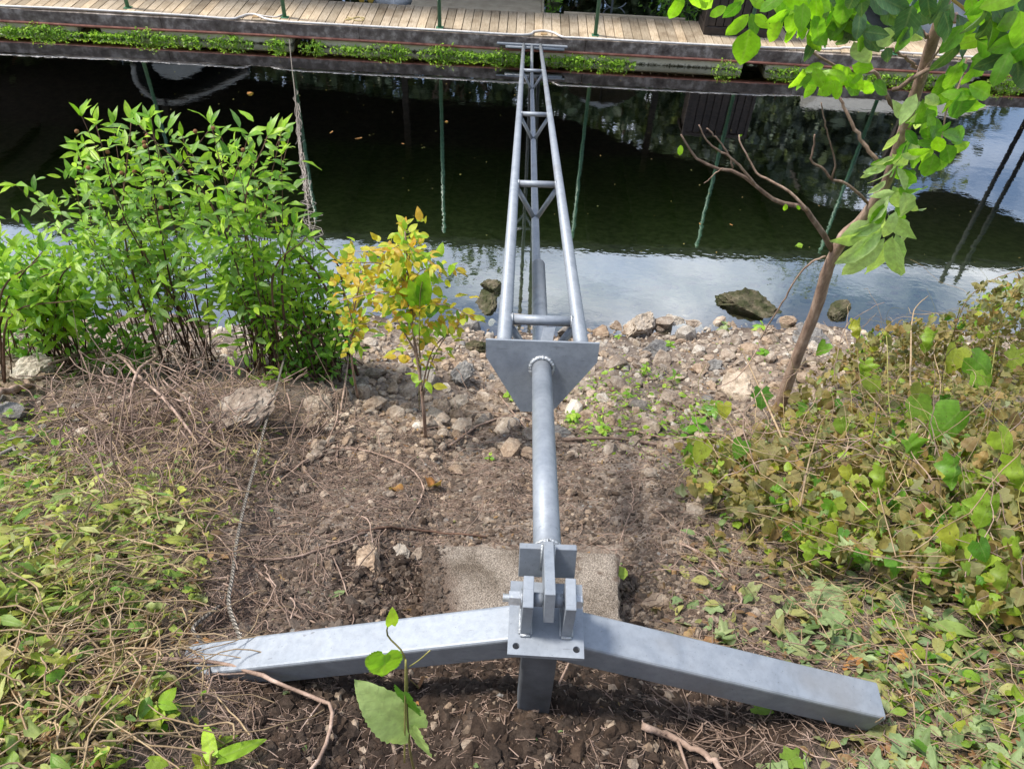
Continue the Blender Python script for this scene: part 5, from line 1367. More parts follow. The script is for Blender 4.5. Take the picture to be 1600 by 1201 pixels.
# the tree on the right ---------------------------------------------------
TB = G(1215, 645, -.05); ty = float(TB[1])
tree = thing('young_tree', 'young tree with reddish bark and big drooping leaves on the right', 'tree', TB)
TRp = [(1215, 650, 0), (1228, 605, -.01), (1250, 545, -.02), (1276, 480, -.04), (1290, 430, -.06), (1302, 400, -.07), (1318, 372, -.08), (1345, 345, -.1), (1366, 315, -.13), (1385, 285, -.15), (1402, 235, -.2), (1418, 185, -.25), (1432, 142, -.3), (1446, 100, -.33), (1460, 55, -.38), (1472, 20, -.4), (1482, -30, -.45), (1490, -90, -.5)]
TP_ = [TB] + [aty(a, b, ty + d) for a, b, d in TRp[1:]]
def trunk_y(py): return ty + float(np.interp(py, [q[1] for q in TRp[::-1]], [q[2] for q in TRp[::-1]]))
tp_s = smoothpath(TP_, 60)
rr = np.interp(np.linspace(0, 1, 60), [0, .1, .33, .36, .42, 1], [.042, .035, .030, .038, .028, .021]) * (1 + .03 * rng.normal(size=60))
part('trunk', *tube(tp_s, rr, 14), MAT['bark'], tree, True)
def tbranch(px, r0, r1, dy=0., dys=None, name='branch', mat='bark', n=20):
    if dys is None: dys = np.linspace(0, dy, len(px))
    y0 = trunk_y(px[0][1])
    P = smoothpath([aty(a, b, y0 + q) for (a, b), q in zip(px, dys)], n); P[1:-1] += rng.normal(0, r1 * .5, (n - 2, 3))
    part(name, *tube(P, np.linspace(r0, r1, n), 7), MAT[mat], tree, True); return P
tbranch([(1302, 392), (1290, 372), (1275, 350), (1262, 328), (1248, 320), (1225, 318), (1200, 305), (1180, 288), (1150, 268), (1120, 262), (1090, 248), (1075, 228), (1064, 210)], .017, .004, -.1)
tbranch([(1180, 288), (1155, 258), (1140, 245), (1120, 232), (1104, 218), (1092, 195)], .007, .003, -.1)
tbranch([(1262, 328), (1240, 305), (1210, 285), (1185, 272), (1172, 250), (1158, 225), (1155, 210)], .008, .003, .1)
tbranch([(1145, 262), (1138, 240), (1120, 215), (1104, 200)], .005, .003)
tbranch([(1130, 262), (1118, 270), (1108, 280), (1100, 286)], .003, .002)
tbranch([(1357, 318), (1340, 300), (1320, 285), (1300, 280), (1285, 262), (1268, 250), (1272, 230), (1273, 210)], .008, .004, -.05)
tbranch([(1300, 280), (1304, 255), (1298, 225), (1290, 195), (1283, 160)], .005, .003, -.05)
tbranch([(1372, 252), (1350, 225), (1330, 190), (1315, 160), (1300, 125)], .010, .006, .12)
tbranch([(1398, 170), (1385, 150), (1366, 113), (1340, 112), (1300, 100), (1262, 76)], .010, .005, -.10)
tbranch([(1432, 105), (1415, 90), (1392, 74)], .008, .005, -.05); tbranch([(1448, 58), (1432, 42), (1428, 30)], .010, .008, -.04)
tbranch([(1395, 140), (1430, 120), (1490, 85), (1505, 50), (1520, 10), (1530, -30)], .010, .009, -.25, mat='bark')
tbranch([(1475, 35), (1490, 28), (1500, 35), (1525, 22), (1560, -20)], .012, .008, -.2)
tbranch([(1290, 400), (1270, 408), (1248, 430), (1225, 468), (1205, 500), (1188, 530)], .006, .004, -.05); tbranch([(1188, 530), (1175, 560), (1150, 590), (1120, 605)], .004, .003, -.2)
tbranch([(1425, 140), (1440, 120), (1452, 100), (1480, 60)], .006, .004, -.1); tbranch([(1510, 90), (1500, 130), (1480, 170), (1470, 230)], .005, .003, -.1)
P, D, Nn, S, Mt, Wd = [], [], [], [], [], []
def tl(a, b, c, d, mt, dy=0., nn=None, w=1.):
    """leaf from stalk pixel to tip pixel, at the trunk's distance + dy"""
    y0 = trunk_y(min(b, 600)) + dy
    p = aty(a, b, y0); q = aty(c, d, y0 + random.uniform(-.05, .03) * min(1., math.hypot(a - c, b - d) / 45)); P.append(p); D.append(q - p); S.append(np.linalg.norm(q - p))
    Nn.append(nn if nn is not None else nrm([random.gauss(0, .45), -1, random.gauss(.3, .4)])); Mt.append(mt); Wd.append(w)
# drooping pale leaves along the trunk
L0 = [(1432, 146, 1408, 190), (1410, 185, 1398, 160), (1418, 190, 1448, 172), (1405, 205, 1388, 238), (1395, 240, 1420, 262), (1415, 215, 1445, 238), (1408, 240, 1440, 248), (1398, 245, 1375, 262), (1400, 255, 1380, 290), (1402, 262, 1418, 292),
      (1385, 260, 1356, 268), (1384, 282, 1362, 300), (1395, 290, 1415, 320), (1398, 300, 1420, 335), (1412, 300, 1432, 352), (1390, 305, 1358, 345), (1385, 320, 1355, 370), (1380, 345, 1335, 368), (1385, 355, 1312, 382), (1378, 362, 1318, 410), (1382, 372, 1328, 432),
      (1392, 372, 1368, 432), (1395, 368, 1400, 430), (1400, 365, 1408, 408), (1405, 340, 1418, 380), (1360, 345, 1318, 380), (1405, 320, 1430, 345), (1372, 262, 1352, 278), (1445, 150, 1475, 165), (1398, 300, 1372, 305), (1388, 335, 1425, 372), (1376, 352, 1340, 400), (1400, 330, 1384, 372)]
for (a, b, c, d) in L0:
    tl(a, b, a + (c - a) * 1.15, b + (d - b) * 1.15, 'leaf_tree_pale', -.18 + random.gauss(0, .05), nrm([random.gauss(0, .6), -1, random.gauss(.2, .5)]), .72)
for k in range(22):
    t = random.random(); b = 150 + 240 * t; a = np.interp(b, [150, 285, 345, 390], [1430, 1392, 1372, 1378]) + random.gauss(8, 12)
    an = random.gauss(1.45, .6); Lp = random.uniform(32, 58); tl(a, b, a + Lp * math.cos(an), b + Lp * math.sin(an), random.choice(['leaf_tree', 'leaf_tree', 'leaf_tree_pale']), -.04 + random.gauss(0, .08), None, .75)
# top canopy
def clus(cx, cy, rx, ry, n, size, mats, dy=-.2, down=1.45, spread=.75, w=.95):
    for k in range(n):
        a = cx + random.uniform(-1, 1) * rx; b = cy + random.uniform(-1, 1) * ry; an = random.gauss(down, spread); Lp = random.uniform(*size)
        tl(a, b, a + Lp * math.cos(an), b + Lp * math.sin(an), random.choice(mats), dy + random.gauss(0, .10), None, w)
clus(1085, -16, 20, 14, 6, (34, 58), ['leaf_tree_bright'])
clus(1232, 8, 26, 22, 9, (32, 54), ['leaf_tree_bright', 'leaf_tree'])
clus(1172, 8, 14, 20, 5, (30, 48), ['leaf_tree_bright', 'leaf_tree'])
clus(1262, 12, 36, 28, 20, (34, 60), ['leaf_tree_bright', 'leaf_tree_bright', 'leaf_tree'])
clus(1300, 20, 45, 34, 15, (36, 62), ['leaf_tree', 'leaf_tree_dark'])
clus(1370, 8, 70, 30, 24, (40, 68), ['leaf_tree_dark', 'leaf_tree'])
clus(1370, 50, 40, 22, 8, (36, 60), ['leaf_tree_dark', 'leaf_tree_pale'])
clus(1500, 0, 60, 28, 17, (40, 70), ['leaf_tree_dark', 'leaf_tree'], -.35)
clus(1580, 10, 40, 36, 22, (45, 80), ['leaf_tree', 'leaf_tree_bright', 'leaf_tree_dark'], -.45)
clus(1590, 60, 25, 25, 8, (50, 75), ['leaf_tree_dark', 'leaf_tree'], -.5)
clus(1530, 50, 35, 20, 6, (36, 62), ['leaf_tree', 'leaf_tree_dark'], -.35)
clus(1295, 112, 40, 14, 20, (22, 42), ['leaf_tree', 'leaf_tree_bright', 'leaf_tree_bright'], -.12)
clus(1340, 125, 26, 14, 12, (22, 38), ['leaf_tree', 'leaf_tree_bright'], -.1)
clus(1500, 105, 26, 14, 9, (34, 50), ['leaf_tree'], -.2)
clus(1500, 145, 16, 20, 9, (30, 46), ['leaf_tree', 'leaf_tree_bright'], -.2)
clus(1465, 190, 22, 22, 13, (24, 40), ['leaf_tree'], -.2)
clus(1468, 225, 18, 14, 8, (26, 40), ['leaf_tree', 'leaf_tree_bright'], -.2)
for q in [(1172, 45, 1158, 105, 'leaf_tree_bright', 1.25), (1170, 22, 1134, 58, 'leaf_tree_bright', .9), (1135, 10, 1108, 26, 'leaf_tree_bright', 1), (1240, 20, 1233, 60, 'leaf_tree_bright', 1.), (1300, 125, 1284, 157, 'leaf_tree_bright', 1.), (1280, 5, 1290, 48, 'leaf_tree_dark', 1.2),
          (1345, 15, 1340, 62, 'leaf_tree_dark', 1.), (1425, 8, 1408, 70, 'leaf_tree_dark', 1.25), (1368, 52, 1400, 66, 'leaf_tree_pale', 1.6), (1385, 74, 1392, 98, 'leaf_tree_dark', 1.3), (1352, 36, 1362, 70, 'leaf_tree_dark', 1), (1600, 70, 1562, 100, 'leaf_tree_dark', 1.4), (1545, 58, 1500, 70, 'leaf_tree_bright', .9),
          (1460, 240, 1450, 280, 'leaf_tree', 1.4), (1478, 225, 1488, 258, 'leaf_tree', 1.2), (1470, 245, 1476, 272, 'leaf_tree', 1.2), (1495, 100, 1488, 140, 'leaf_tree', 1.5), (1505, 140, 1500, 188, 'leaf_tree', 1.5), (1520, 95, 1540, 120, 'leaf_tree', 1.4), (1064, 226, 1062, 243, 'leaf_tree_bright', 1.1), (1228, 318, 1226, 330, 'leaf_tree_bright', 1.2), (1245, 320, 1250, 328, 'leaf_tree_bright', 1), (1155, 212, 1160, 210, 'leaf_tree_bright', 1)]:
    tl(*q[:4], q[4], -.28, nrm([random.gauss(0, .2), -1, .25]), q[5])
nn_ = len(P); place_leaves(tree, np.array(P), np.array(D), np.array(Nn), np.array(S), ['oblong', 'oblong', 'ovate'], Mt, 400 if nn_ < 300 else 298, wid=np.array(Wd))

# vine thicket on the right ---------------------------------------------------
vt = thing('vine_thicket', 'tangled thicket of green and wilting vines covering the right bank', 'vines', G(1450, 760))
polyV = [(1160, 690), (1230, 615), (1290, 560), (1330, 545), (1400, 505), (1480, 500), (1540, 470), (1620, 430), (1640, 940), (1560, 960), (1450, 900), (1300, 860), (1200, 830), (1130, 780), (1080, 760), (1060, 680)]
def thick_pts(n, poly, hm):
    a, b = poly_sample(poly, n); Pg = Gv(a, np.maximum(b, 560))
    # true height above the bank so that the outline of the heap is met
    far = np.maximum(0, 600 - b)
    P = np.stack([aty(x_, y_, yy) for x_, y_, yy in zip(a, b, Pg[:, 1] * rng.uniform(.86, 1.0, n))])
    lo = gz(P[:, 0], P[:, 1]) + .01; P[:, 2] = np.maximum(P[:, 2], lo)
    return P, a, b
Pv, a, b = thick_pts(4600, polyV, .4)
P2_, a2_, b2_ = thick_pts(1100, [(1290, 560), (1330, 535), (1400, 500), (1480, 490), (1540, 460), (1620, 420), (1640, 620), (1400, 620)], .4); Pv = np.concatenate([Pv, P2_]); a = np.concatenate([a, a2_]); b = np.concatenate([b, b2_])
n = len(Pv); Dv = rng.normal(size=(n, 3)) * .8 + [0, -.35, -.35]; Nv = rng.normal(size=(n, 3)) * .55 + [0, -.45, 1]
grn = np.clip(vnoise(a / 90, b / 90, 31) + .5, 0, 1)
wl_ = rng.random(n) < np.clip(.95 - .55 * grn + .2 * (b < 600), .2, .95)
mats_v = ['leaf_wilt' if w else ('leaf_vine' if random.random() < .85 else 'leaf_litter_green') for w in wl_]
sz = np.where(wl_, rng.uniform(.025, .07, n), rng.uniform(.022, .062, n))
# the larger clear leaves
big = [(1500, 665, 66), (1492, 733, 54), (1548, 795, 56), (1440, 620, 40), (1495, 560, 44), (1520, 575, 50), (1540, 600, 40), (1360, 603, 34), (1432, 640, 46), (1315, 665, 28), (1418, 700, 38), (1380, 745, 40), (1322, 737, 24), (1190, 620, 34), (1160, 700, 32), (1100, 705, 34), (1270, 860, 30), (1560, 690, 44), (1590, 735, 60), (1530, 860, 38), (1480, 835, 40), (1590, 850, 40), (1350, 575, 30), (1290, 545, 24), (1460, 530, 36), (1590, 560, 40), (1575, 900, 45), (1130, 640, 26), (1340, 510, 30)]
bp_, bd, bs_, bm = [], [], [], []
for (x_, y_, w) in big:
    c = Gv([x_], [max(y_, 560)])[0]; p = aty(x_, y_ - w * .35, c[1] * .84); bp_.append(p); d = nrm([random.gauss(0, .4), -.6, -.5]); bd.append(d); bs_.append(w / F * proj(p)[2] * .95); bm.append('leaf_vine')
P_ = np.concatenate([Pv, bp_]); D_ = np.concatenate([Dv, bd]); N_ = np.concatenate([Nv, np.tile([0, -.75, .7], (len(bp_), 1))]); S_ = np.concatenate([sz, bs_]); M_ = mats_v + bm
place_leaves(vt, P_, D_, N_, S_, ['heart', 'heart', 'lobed', 'crumple'], M_, 290)
# stems: long arcs through the heap
def vine_arcs(n, poly, L, r, mat, root, name='vine_stems', hm=.35, stuff=True):
    Pp, a, b = thick_pts(n, poly, hm); K = 14; Q = np.zeros((n, K, 3))
    an = rng.uniform(0, 2 * PI, n); d = np.stack([np.cos(an), np.sin(an) * .8, rng.normal(0, .3, n)], -1)
    q = Pp.copy(); ln = rng.uniform(*L, n) / K
    for j in range(K):
        Q[:, j] = q; d = nrm(d + rng.normal(0, .22, (n, 3)) + np.array([0, 0, -.04])); q = q + d * ln[:, None]
        q[:, 2] = np.maximum(q[:, 2], gz(q[:, 0], q[:, 1]) + .004)
    rad = rng.uniform(*r, n)
    v, f = tubes(Q, rad[:, None] * np.linspace(1, .6, K)[None], 4, False)
    part(name, v, f, MAT[mat], root, True, tint=np.repeat(rng.random(n), K * 4), stuff=stuff)
vine_arcs(260, polyV, (.3, 1.0), (.0012, .003), 'straw', vt); vine_arcs(150, polyV, (.3, .9), (.001, .0024), 'stem_green', vt, 'green_stems'); vine_arcs(160, polyV, (.3, .8), (.0015, .004), 'twig', vt, 'dead_stems')
for px_ in ([(1375, 560), (1385, 525), (1390, 640), (1420, 760)], [(1500, 480), (1480, 560), (1470, 640), (1490, 700)], [(1590, 440), (1560, 520), (1545, 600), (1500, 700)], [(1250, 790), (1270, 700), (1300, 640), (1400, 590)], [(1345, 600), (1390, 660), (1370, 740), (1400, 870)], [(1450, 690), (1470, 600), (1460, 540), (1500, 500)]):
    pts = [aty(a, b, Gv([a], [max(b, 560)])[0][1] * .86) for a, b in px_]; part('vine_stem', *tube(smoothpath(pts, 16), np.linspace(.0042, .0022, 16), 6), MAT[random.choice(['straw', 'stem_green'])], vt, True)
# dry spray at the top right
pts = [aty(a, b, 4.2) for a, b in ((1490, 520), (1510, 470), (1545, 440), (1600, 418))]
dv = thing('dry_vine', 'wilted brown vine spray rising against the water at the right edge', 'vine', pts[0])
part('stem', *tube(smoothpath(pts, 14), .003, 5), MAT['straw'], dv, True)
a, b = poly_sample([(1470, 500), (1500, 465), (1540, 430), (1600, 420), (1610, 470), (1560, 480), (1520, 500)], 90)
Pd = np.array([aty(x_, y_, random.uniform(4., 4.3)) for x_, y_ in zip(a, b)]); place_leaves(dv, Pd, rng.normal(size=(90, 3)) + [0, 0, -1.2], rng.normal(size=(90, 3)), rng.uniform(.03, .07, 90), ['crumple', 'lance'], 'leaf_wilt', 90)

# leaf litter -----------------------------------------------------------------
def litter(n, poly, size, kinds, mat, label, pile=.02, name='leaf_litter', tilt=.35, flat=True):
    a, b = poly_sample(poly, n); P = Gv(a, b); P[:, 2] += rng.random(n) ** 1.5 * pile + .003
    D = rng.normal(size=(n, 3)) * [1, 1, .25]; D[:, 2] += -.5 * D[:, 1]
    Nn = rng.normal(size=(n, 3)) * tilt + [0, .5, 1]
    v, f, u_, t = leaf_cloud(P, D, Nn, rng.uniform(*size, n), kinds)
    return solo(name, v, f, MAT[mat], label, None, kind='stuff', smooth=True, uv=u_, tint=t)
pR = [(1010, 930), (1080, 840), (1150, 800), (1300, 830), (1620, 860), (1640, 1230), (1150, 1230), (1370, 1120), (1330, 1070), (1050, 1010)]
pR2 = [(1200, 900), (1620, 900), (1640, 1230), (1400, 1230), (1370, 1080), (1200, 1020)]
litter(420, pR, (.03, .075), ['oblong', 'ovate', 'lobed'], 'leaf_litter_green', 'fallen grey-green leaves covering the soil at the lower right', .035)
litter(300, pR2, (.025, .07), ['oblong', 'ovate', 'lobed', 'crumple'], 'leaf_litter_green', 'thicker fallen green leaves at the lower right corner', .05, tilt=.5)
litter(460, pR, (.02, .055), ['crumple', 'ovate'], 'leaf_litter_brown', 'fallen brown leaves among the green ones at the lower right', .03, tilt=.5)
litter(560, [(1050, 760), (1150, 720), (1640, 820), (1640, 1000), (1300, 930), (1100, 880)], (.025, .06), ['crumple', 'lobed', 'ovate'], 'leaf_wilt', 'wilted olive leaves at the foot of the thicket', .07, tilt=.7)
litter(420, [(1100, 800), (1640, 850), (1640, 1230), (1450, 1230), (1300, 950)], (.02, .05), ['heart', 'ovate'], 'leaf_vine', 'small green creeping leaves over the litter at the lower right', .06, name='ground_creeper', tilt=.6)
litter(260, [(330, 700), (1150, 640), (1150, 900), (1000, 1230), (400, 1230), (330, 900)], (.012, .035), ['crumple', 'ovate'], 'leaf_litter_brown', 'small brown leaf scraps on the bare soil', .005)
litter(130, [(330, 700), (1150, 640), (1150, 900), (1000, 1230), (400, 1230), (330, 900)], (.010, .028), ['ovate', 'crumple'], 'leaf_litter_green', 'small green leaf scraps on the bare soil', .005)
# left: pulled weeds
pL = [(-40, 680), (130, 720), (330, 760), (345, 860), (310, 960), (285, 1010), (260, 1100), (150, 1230), (-40, 1230)]
litter(850, pL, (.015, .055), ['lance', 'crumple', 'crumple', 'ovate', 'lobed'], 'leaf_weed', 'pulled and wilting green weeds heaped on the left slope', .10, 'pulled_weeds', .7)
litter(1300, [(-40, 700), (200, 730), (330, 800), (250, 960), (-40, 1000)], (.02, .09), ['narrow', 'narrow', 'lance'], 'leaf_weed', 'pale wilted grass blades among the pulled weeds', .12, 'pulled_weeds', .6)
litter(900, pL, (.015, .045), ['crumple', 'ovate'], 'leaf_litter_brown', 'brown wilted leaves under the pulled weeds', .05)
litter(300, [(120, 640), (430, 640), (440, 800), (300, 840), (80, 760)], (.02, .05), ['crumple', 'lance'], 'leaf_weed', 'green scraps caught in the twigs below the brush pile', .05, 'pulled_weeds', .7)
litter(200, [(-40, 600), (60, 610), (150, 690), (100, 780), (-40, 760)], (.03, .07), ['ovate', 'lance'], 'leaf_vine', 'low green leaves left of the brush pile', .10, 'ground_creeper', .6)
litter(130, [(-40, 990), (200, 1020), (330, 1090), (380, 1230), (-40, 1230)], (.02, .05), ['ovate', 'heart', 'lance'], 'leaf_vine', 'small green leaves in the lower left corner', .09, 'ground_creeper', .7)
# green herbs right of the plate
litter(420, [(880, 600), (1000, 570), (1060, 600), (1120, 650), (1100, 700), (960, 680), (880, 680)], (.03, .06), ['lance', 'ovate'], 'leaf_dock', 'bright low herbs growing between the stones right of the gusset plate', .08, 'ground_herbs', .8)
litter(160, [(560, 500), (700, 520), (740, 560), (640, 600), (560, 570)], (.02, .045), ['ovate'], 'leaf_litter_brown', 'brown leaves among stones under the sapling', .01)
def tangle(n, poly, L, r, mat, label, name='vine_tangle'):
    a, b = poly_sample(poly, n); q = Gv(a, b) + np.stack([0 * a, 0 * a, rng.random(n) * .07 + .01], -1); K = 14; Q = np.zeros((n, K, 3))
    an = rng.uniform(0, 2 * PI, n); d = np.stack([np.cos(an), np.sin(an), 0 * an], -1); ln = rng.uniform(*L, n) / K
    for j in range(K):
        Q[:, j] = q; d = nrm(d + rng.normal(0, .28, (n, 3)) * [1, 1, .5]); d[:, 2] -= .02; q = q + d * ln[:, None]; g = gz(q[:, 0], q[:, 1]); q[:, 2] = np.clip(q[:, 2], g + .004, g + .12)
    rad = rng.uniform(*r, n); v, f = tubes(Q, rad[:, None] * np.ones((1, K)), 4, False)
    return solo(name, v, f, MAT[mat], label, None, kind='stuff', smooth=True, tint=np.repeat(rng.random(n), K * 4))
tangle(420, pL, (.12, .6), (.0012, .003), 'straw', 'tan vine stems woven through the pulled weeds')
tangle(60, pL, (.15, .5), (.001, .0022), 'stem_green', 'green vine stems woven through the pulled weeds')
tangle(110, pR2, (.2, .7), (.0009, .0022), 'straw', 'thin tan stems over the leaf litter at the lower right')
tangle(60, [(400, 640), (1100, 650), (1100, 830), (420, 820)], (.15, .5), (.001, .0026), 'twig', 'fine dead roots on the middle slope')

# individual herbs ---------------------------------------------------------
def herb(px_, leaves, label, mat, h=.10, kinds=('ovate',), r=.0022, cat='plant', name='seedling'):
    b = G(*px_); t = thing(name, label, cat, b); tops = b + [0, 0, h]
    part('stem', *tube(smoothpath([b - [0, 0, .01], (b + tops) / 2 + rng.normal(0, .006, 3), tops], 7), r, 5), MAT['stem_green'], t, True)
    P, D, S = [], [], []
    for k in range(leaves):
        q = k / leaves; an = k * 2.4 + random.random(); P.append(b + [0, 0, h * (.35 + .65 * q)]); D.append([math.cos(an), math.sin(an), .25 - .3 * random.random()]); S.append(h * random.uniform(.5, .75) * .9)
    place_leaves(t, np.array(P), np.array(D), np.tile([0, -.2, 1], (leaves, 1)) + rng.normal(0, .2, (leaves, 3)), np.array(S), list(kinds), mat, 60)
herb((1130, 520), 9, 'blue-green seedling in front of the mossy boulder left end', 'leaf_litter_green', .14)
herb((1185, 522), 9, 'green seedling in front of the mossy boulder right end', 'leaf_dock', .14)
herb((1190, 560), 8, 'broad leaved seedling left of the tree trunk', 'leaf_tree', .12)
herb((1045, 545), 7, 'green seedling on the rubble right of the purplish rock', 'leaf_dock', .09)
herb((1008, 585), 8, 'narrow leaved seedling below the purplish rock', 'leaf_dock', .10, ('lance',))
herb((1052, 600), 7, 'narrow leaved upright seedling right of the purplish rock', 'leaf_tree', .12, ('lance',))
herb((1110, 655), 9, 'dark glossy seedling below the pale flat rock', 'leaf_tree', .14)
herb((1085, 680), 9, 'dark glossy seedling at the left foot of the thicket', 'leaf_tree', .12)
herb((895, 660), 8, 'bright seedling just right of the gusset plate tip', 'leaf_dock', .10)
herb((940, 680), 7, 'bright seedling by the long brown branch', 'leaf_dock', .09)
herb((795, 625), 6, 'small seedling at the left edge of the gusset plate', 'leaf_dock', .09)
herb((765, 720), 4, 'tiny green seedling on bare soil left of the pipe', 'leaf_dock', .05)
herb((965, 530), 6, 'small seedling next to the tan waterline rock', 'leaf_dock', .07)
herb((260, 1120), 6, 'small green plant with oval leaves at the bottom left', 'leaf_shrub', .09)
def gleaf(a, b, c, d, kind, mat, label, lift=.012, nn=(0, .3, 1), w=1., name='fallen_leaf', cat='leaf', var=0):
    """one leaf lying on the ground, stalk pixel -> tip pixel"""
    p = G(a, b, lift); q = G(c, d, lift); D_ = q - p; s = np.linalg.norm(D_) * (.72 if kind == 'crumple' else 1)
    Rm = frames(np.array([D_]), np.array([nn], float))[0]
    v, f, u_ = TPL[kind][var % len(TPL[kind])]; W = (v * [w * s, s, s]) @ Rm + p
    return solo(name, W, f, MAT[mat], label, cat, uv=u_, tint=np.full(len(v), random.random()), smooth=True)
gleaf(312, 1012, 345, 985, 'crumple', 'leaf_orange_dead', 'dry orange leaf behind the left leg tip', .03, w=1.2)
gleaf(668, 766, 698, 752, 'crumple', 'leaf_orange_dead', 'orange leaf in the middle of the slope', .03, w=1.2, var=1)
gleaf(612, 768, 640, 745, 'crumple', 'leaf_orange_dead', 'brown orange leaf left of the orange leaf on the slope', .03, w=1.1, var=2)
gleaf(968, 928, 957, 900, 'ovate', 'leaf_dock', 'green leaf lying on the right edge of the concrete pad', .10)
gleaf(540, 925, 510, 936, 'lance', 'leaf_litter_green', 'small green leaf on the brown soil behind the left leg')
gleaf(1225, 1085, 1172, 1090, 'heart', 'leaf_litter_green', 'round pale green leaf right below the right leg', .03)
gleaf(1355, 1085, 1410, 1098, 'ovate', 'leaf_litter_green', 'pale oval leaf at the right leg tip', .02, w=1.1)
gleaf(1445, 990, 1515, 1000, 'oblong', 'leaf_weed', 'yellowish tan oblong leaf in the litter on the right', .06, w=.9)
gleaf(1340, 1045, 1320, 1015, 'crumple', 'leaf_orange_dead', 'orange brown curled leaf above the right leg tip', .04, w=1.3)
gleaf(1398, 1035, 1412, 1010, 'crumple', 'leaf_orange_dead', 'bright orange leaf right of the curled leaf', .04)
gleaf(1100, 1010, 1130, 985, 'crumple', 'leaf_litter_brown', 'brown dry leaf just behind the right leg', .03, w=1.2)
gleaf(1290, 960, 1320, 985, 'lobed', 'leaf_litter_green', 'grey-green lobed leaf in the litter', .03)
gleaf(1300, 925, 1280, 965, 'lobed', 'leaf_litter_green', 'pale lobed leaf above the grey-green lobed leaf', .04, var=1)
gleaf(1460, 850, 1475, 905, 'oblong', 'leaf_litter_brown', 'large tan dead leaf with dark spots at the foot of the thicket', .12, (0, -.6, .8), 1.1)
gleaf(1175, 1112, 1205, 1118, 'heart', 'leaf_vine', 'small green leaf below the right leg', .03)
gleaf(1225, 1195, 1255, 1180, 'lobed', 'leaf_vine', 'yellow-green leaf at the bottom edge right', .03)
gleaf(640, 955, 665, 935, 'crumple', 'leaf_litter_brown', 'reddish brown leaf left of the concrete pad', .02)
gleaf(648, 1105, 670, 1090, 'crumple', 'leaf_orange_dead', 'orange brown leaf under the left leg near the post', .02)
gleaf(655, 1080, 648, 1060, 'crumple', 'leaf_litter_brown', 'brown leaf behind the foreground vine', .02, var=1)
gleaf(968, 1105, 960, 1085, 'crumple', 'leaf_litter_brown', 'small red brown leaf right of the post', .01)
gleaf(445, 905, 420, 890, 'crumple', 'leaf_litter_brown', 'brown leaf scrap left of the concrete pad', .01)
# floating leaves
for (a, b, w, lb) in ((386, 147, 13, 'orange leaf floating on the dark water left of the cable'), (566, 214, 12, 'orange leaf floating right of the cable'), (520, 204, 8, 'small orange leaf floating just right of the cable roots'), (632, 224, 6, 'tiny leaf floating between cable and truss'), (1095, 350, 6, 'tiny leaf floating below the bare branch'), (700, 190, 6, 'tiny leaf floating left of the truss'), (1140, 349, 6, 'tiny leaf floating right of the tiny one below the branch'), (1255, 382, 14, 'small green leaf floating near the sky reflection')):
    c = atz(a, b, .006); s = w / F * proj(c)[2]
    v, f, u_ = TPL['crumple'][random.randrange(3)]; an = random.uniform(0, 6); W = v * s * [1, 1, .5]; W = W @ rotm(0, 0, an).T + c
    solo('floating_leaf', W, f, MAT['leaf_orange_dead' if w != 14 else 'leaf_dock'], lb, 'leaf', uv=u_, tint=np.full(len(v), .3), smooth=True)
P = np.stack([rng.uniform(-6, 8, 160), rng.uniform(7, 13, 160), np.full(160, .003)], -1)
v, f, u_, t = leaf_cloud(P, rng.normal(size=(160, 3)) * [1, 1, 0] + [.01, 0, 0], np.tile([0, 0, 1.], (160, 1)), rng.uniform(.01, .03, 160), ['ovate'])
solo('floating_debris', v, f, MAT['leaf_wilt'], 'tiny bits of debris floating on the water', None, kind='stuff', smooth=True, uv=u_, tint=t)

# foreground vine sprig ------------------------------------------------------
fv = thing('foreground_vine', 'green vine sprig with big pale toothed leaf in front of the left leg', 'vine', G(648, 1215))
def fp(a, b, y): return aty(a, b, y)
st1 = smoothpath([G(655, 1225, .0), fp(642, 1180, .62), fp(636, 1110, .64), fp(636, 1060, .66), fp(630, 1020, .68), fp(605, 990, .70), fp(612, 960, .71)], 24)
part('stem', *tube(st1, np.linspace(.0028, .0014, 24), 6), MAT['stem_green'], fv, True)
part('stem', *tube(smoothpath([fp(632, 1190, .61), fp(633, 1100, .635), fp(634, 1030, .66)], 14), .0020, 6), MAT['stem_green'], fv, True)
part('tendril', *tube(smoothpath([fp(640, 1040, .66), fp(655, 1030, .66), fp(672, 1015, .66)], 8), .0011, 5), MAT['stem_green'], fv, True)
def big_leaf(p, q, w, teeth, mat, root, name='leaf', nn=(0, -.5, .9), fold=.10, bend=.12, nv=26):
    p = np.asarray(p); q = np.asarray(q); D_ = q - p; s = np.linalg.norm(D_); t = np.linspace(0, 1, nv + 1)
    wd = .44 * w * np.sin(PI * np.clip(t * .94 + .06, 0, 1) ** .66) ** .8; wd[0] = .14; wd[-1] = 0
    tooth = 1 + teeth * ((np.arange(nv + 1) % 2) - .5); wd = wd * tooth
    yl = t - .16 * (1 - t) ** 3; cols = []
    for f_ in (-1, -.66, -.33, 0, .33, .66, 1):
        zz = -bend * t ** 2 + fold * np.abs(f_ * wd) - .25 * (f_ * wd) ** 2 + .012 * np.sin(t * 17 + f_ * 3) * abs(f_) + .006 * rng.normal(size=nv + 1) * abs(f_)
        cols.append(np.stack([f_ * wd, t * (1 - abs(f_)) + yl * abs(f_), zz], -1))
    V = np.concatenate(cols); k = nv + 1
    Fq = np.array([[c * k + a, (c + 1) * k + a, (c + 1) * k + a + 1, c * k + a + 1] for c in range(6) for a in range(nv)])
    uv = np.stack([V[:, 0] + .5, V[:, 1]], -1)
    Rm = frames(np.array([D_]), np.array([nn], float))[0]
    return part(name, (V * s) @ Rm + p, Fq, MAT[mat], root, True, uv, np.full(len(V), random.random()))
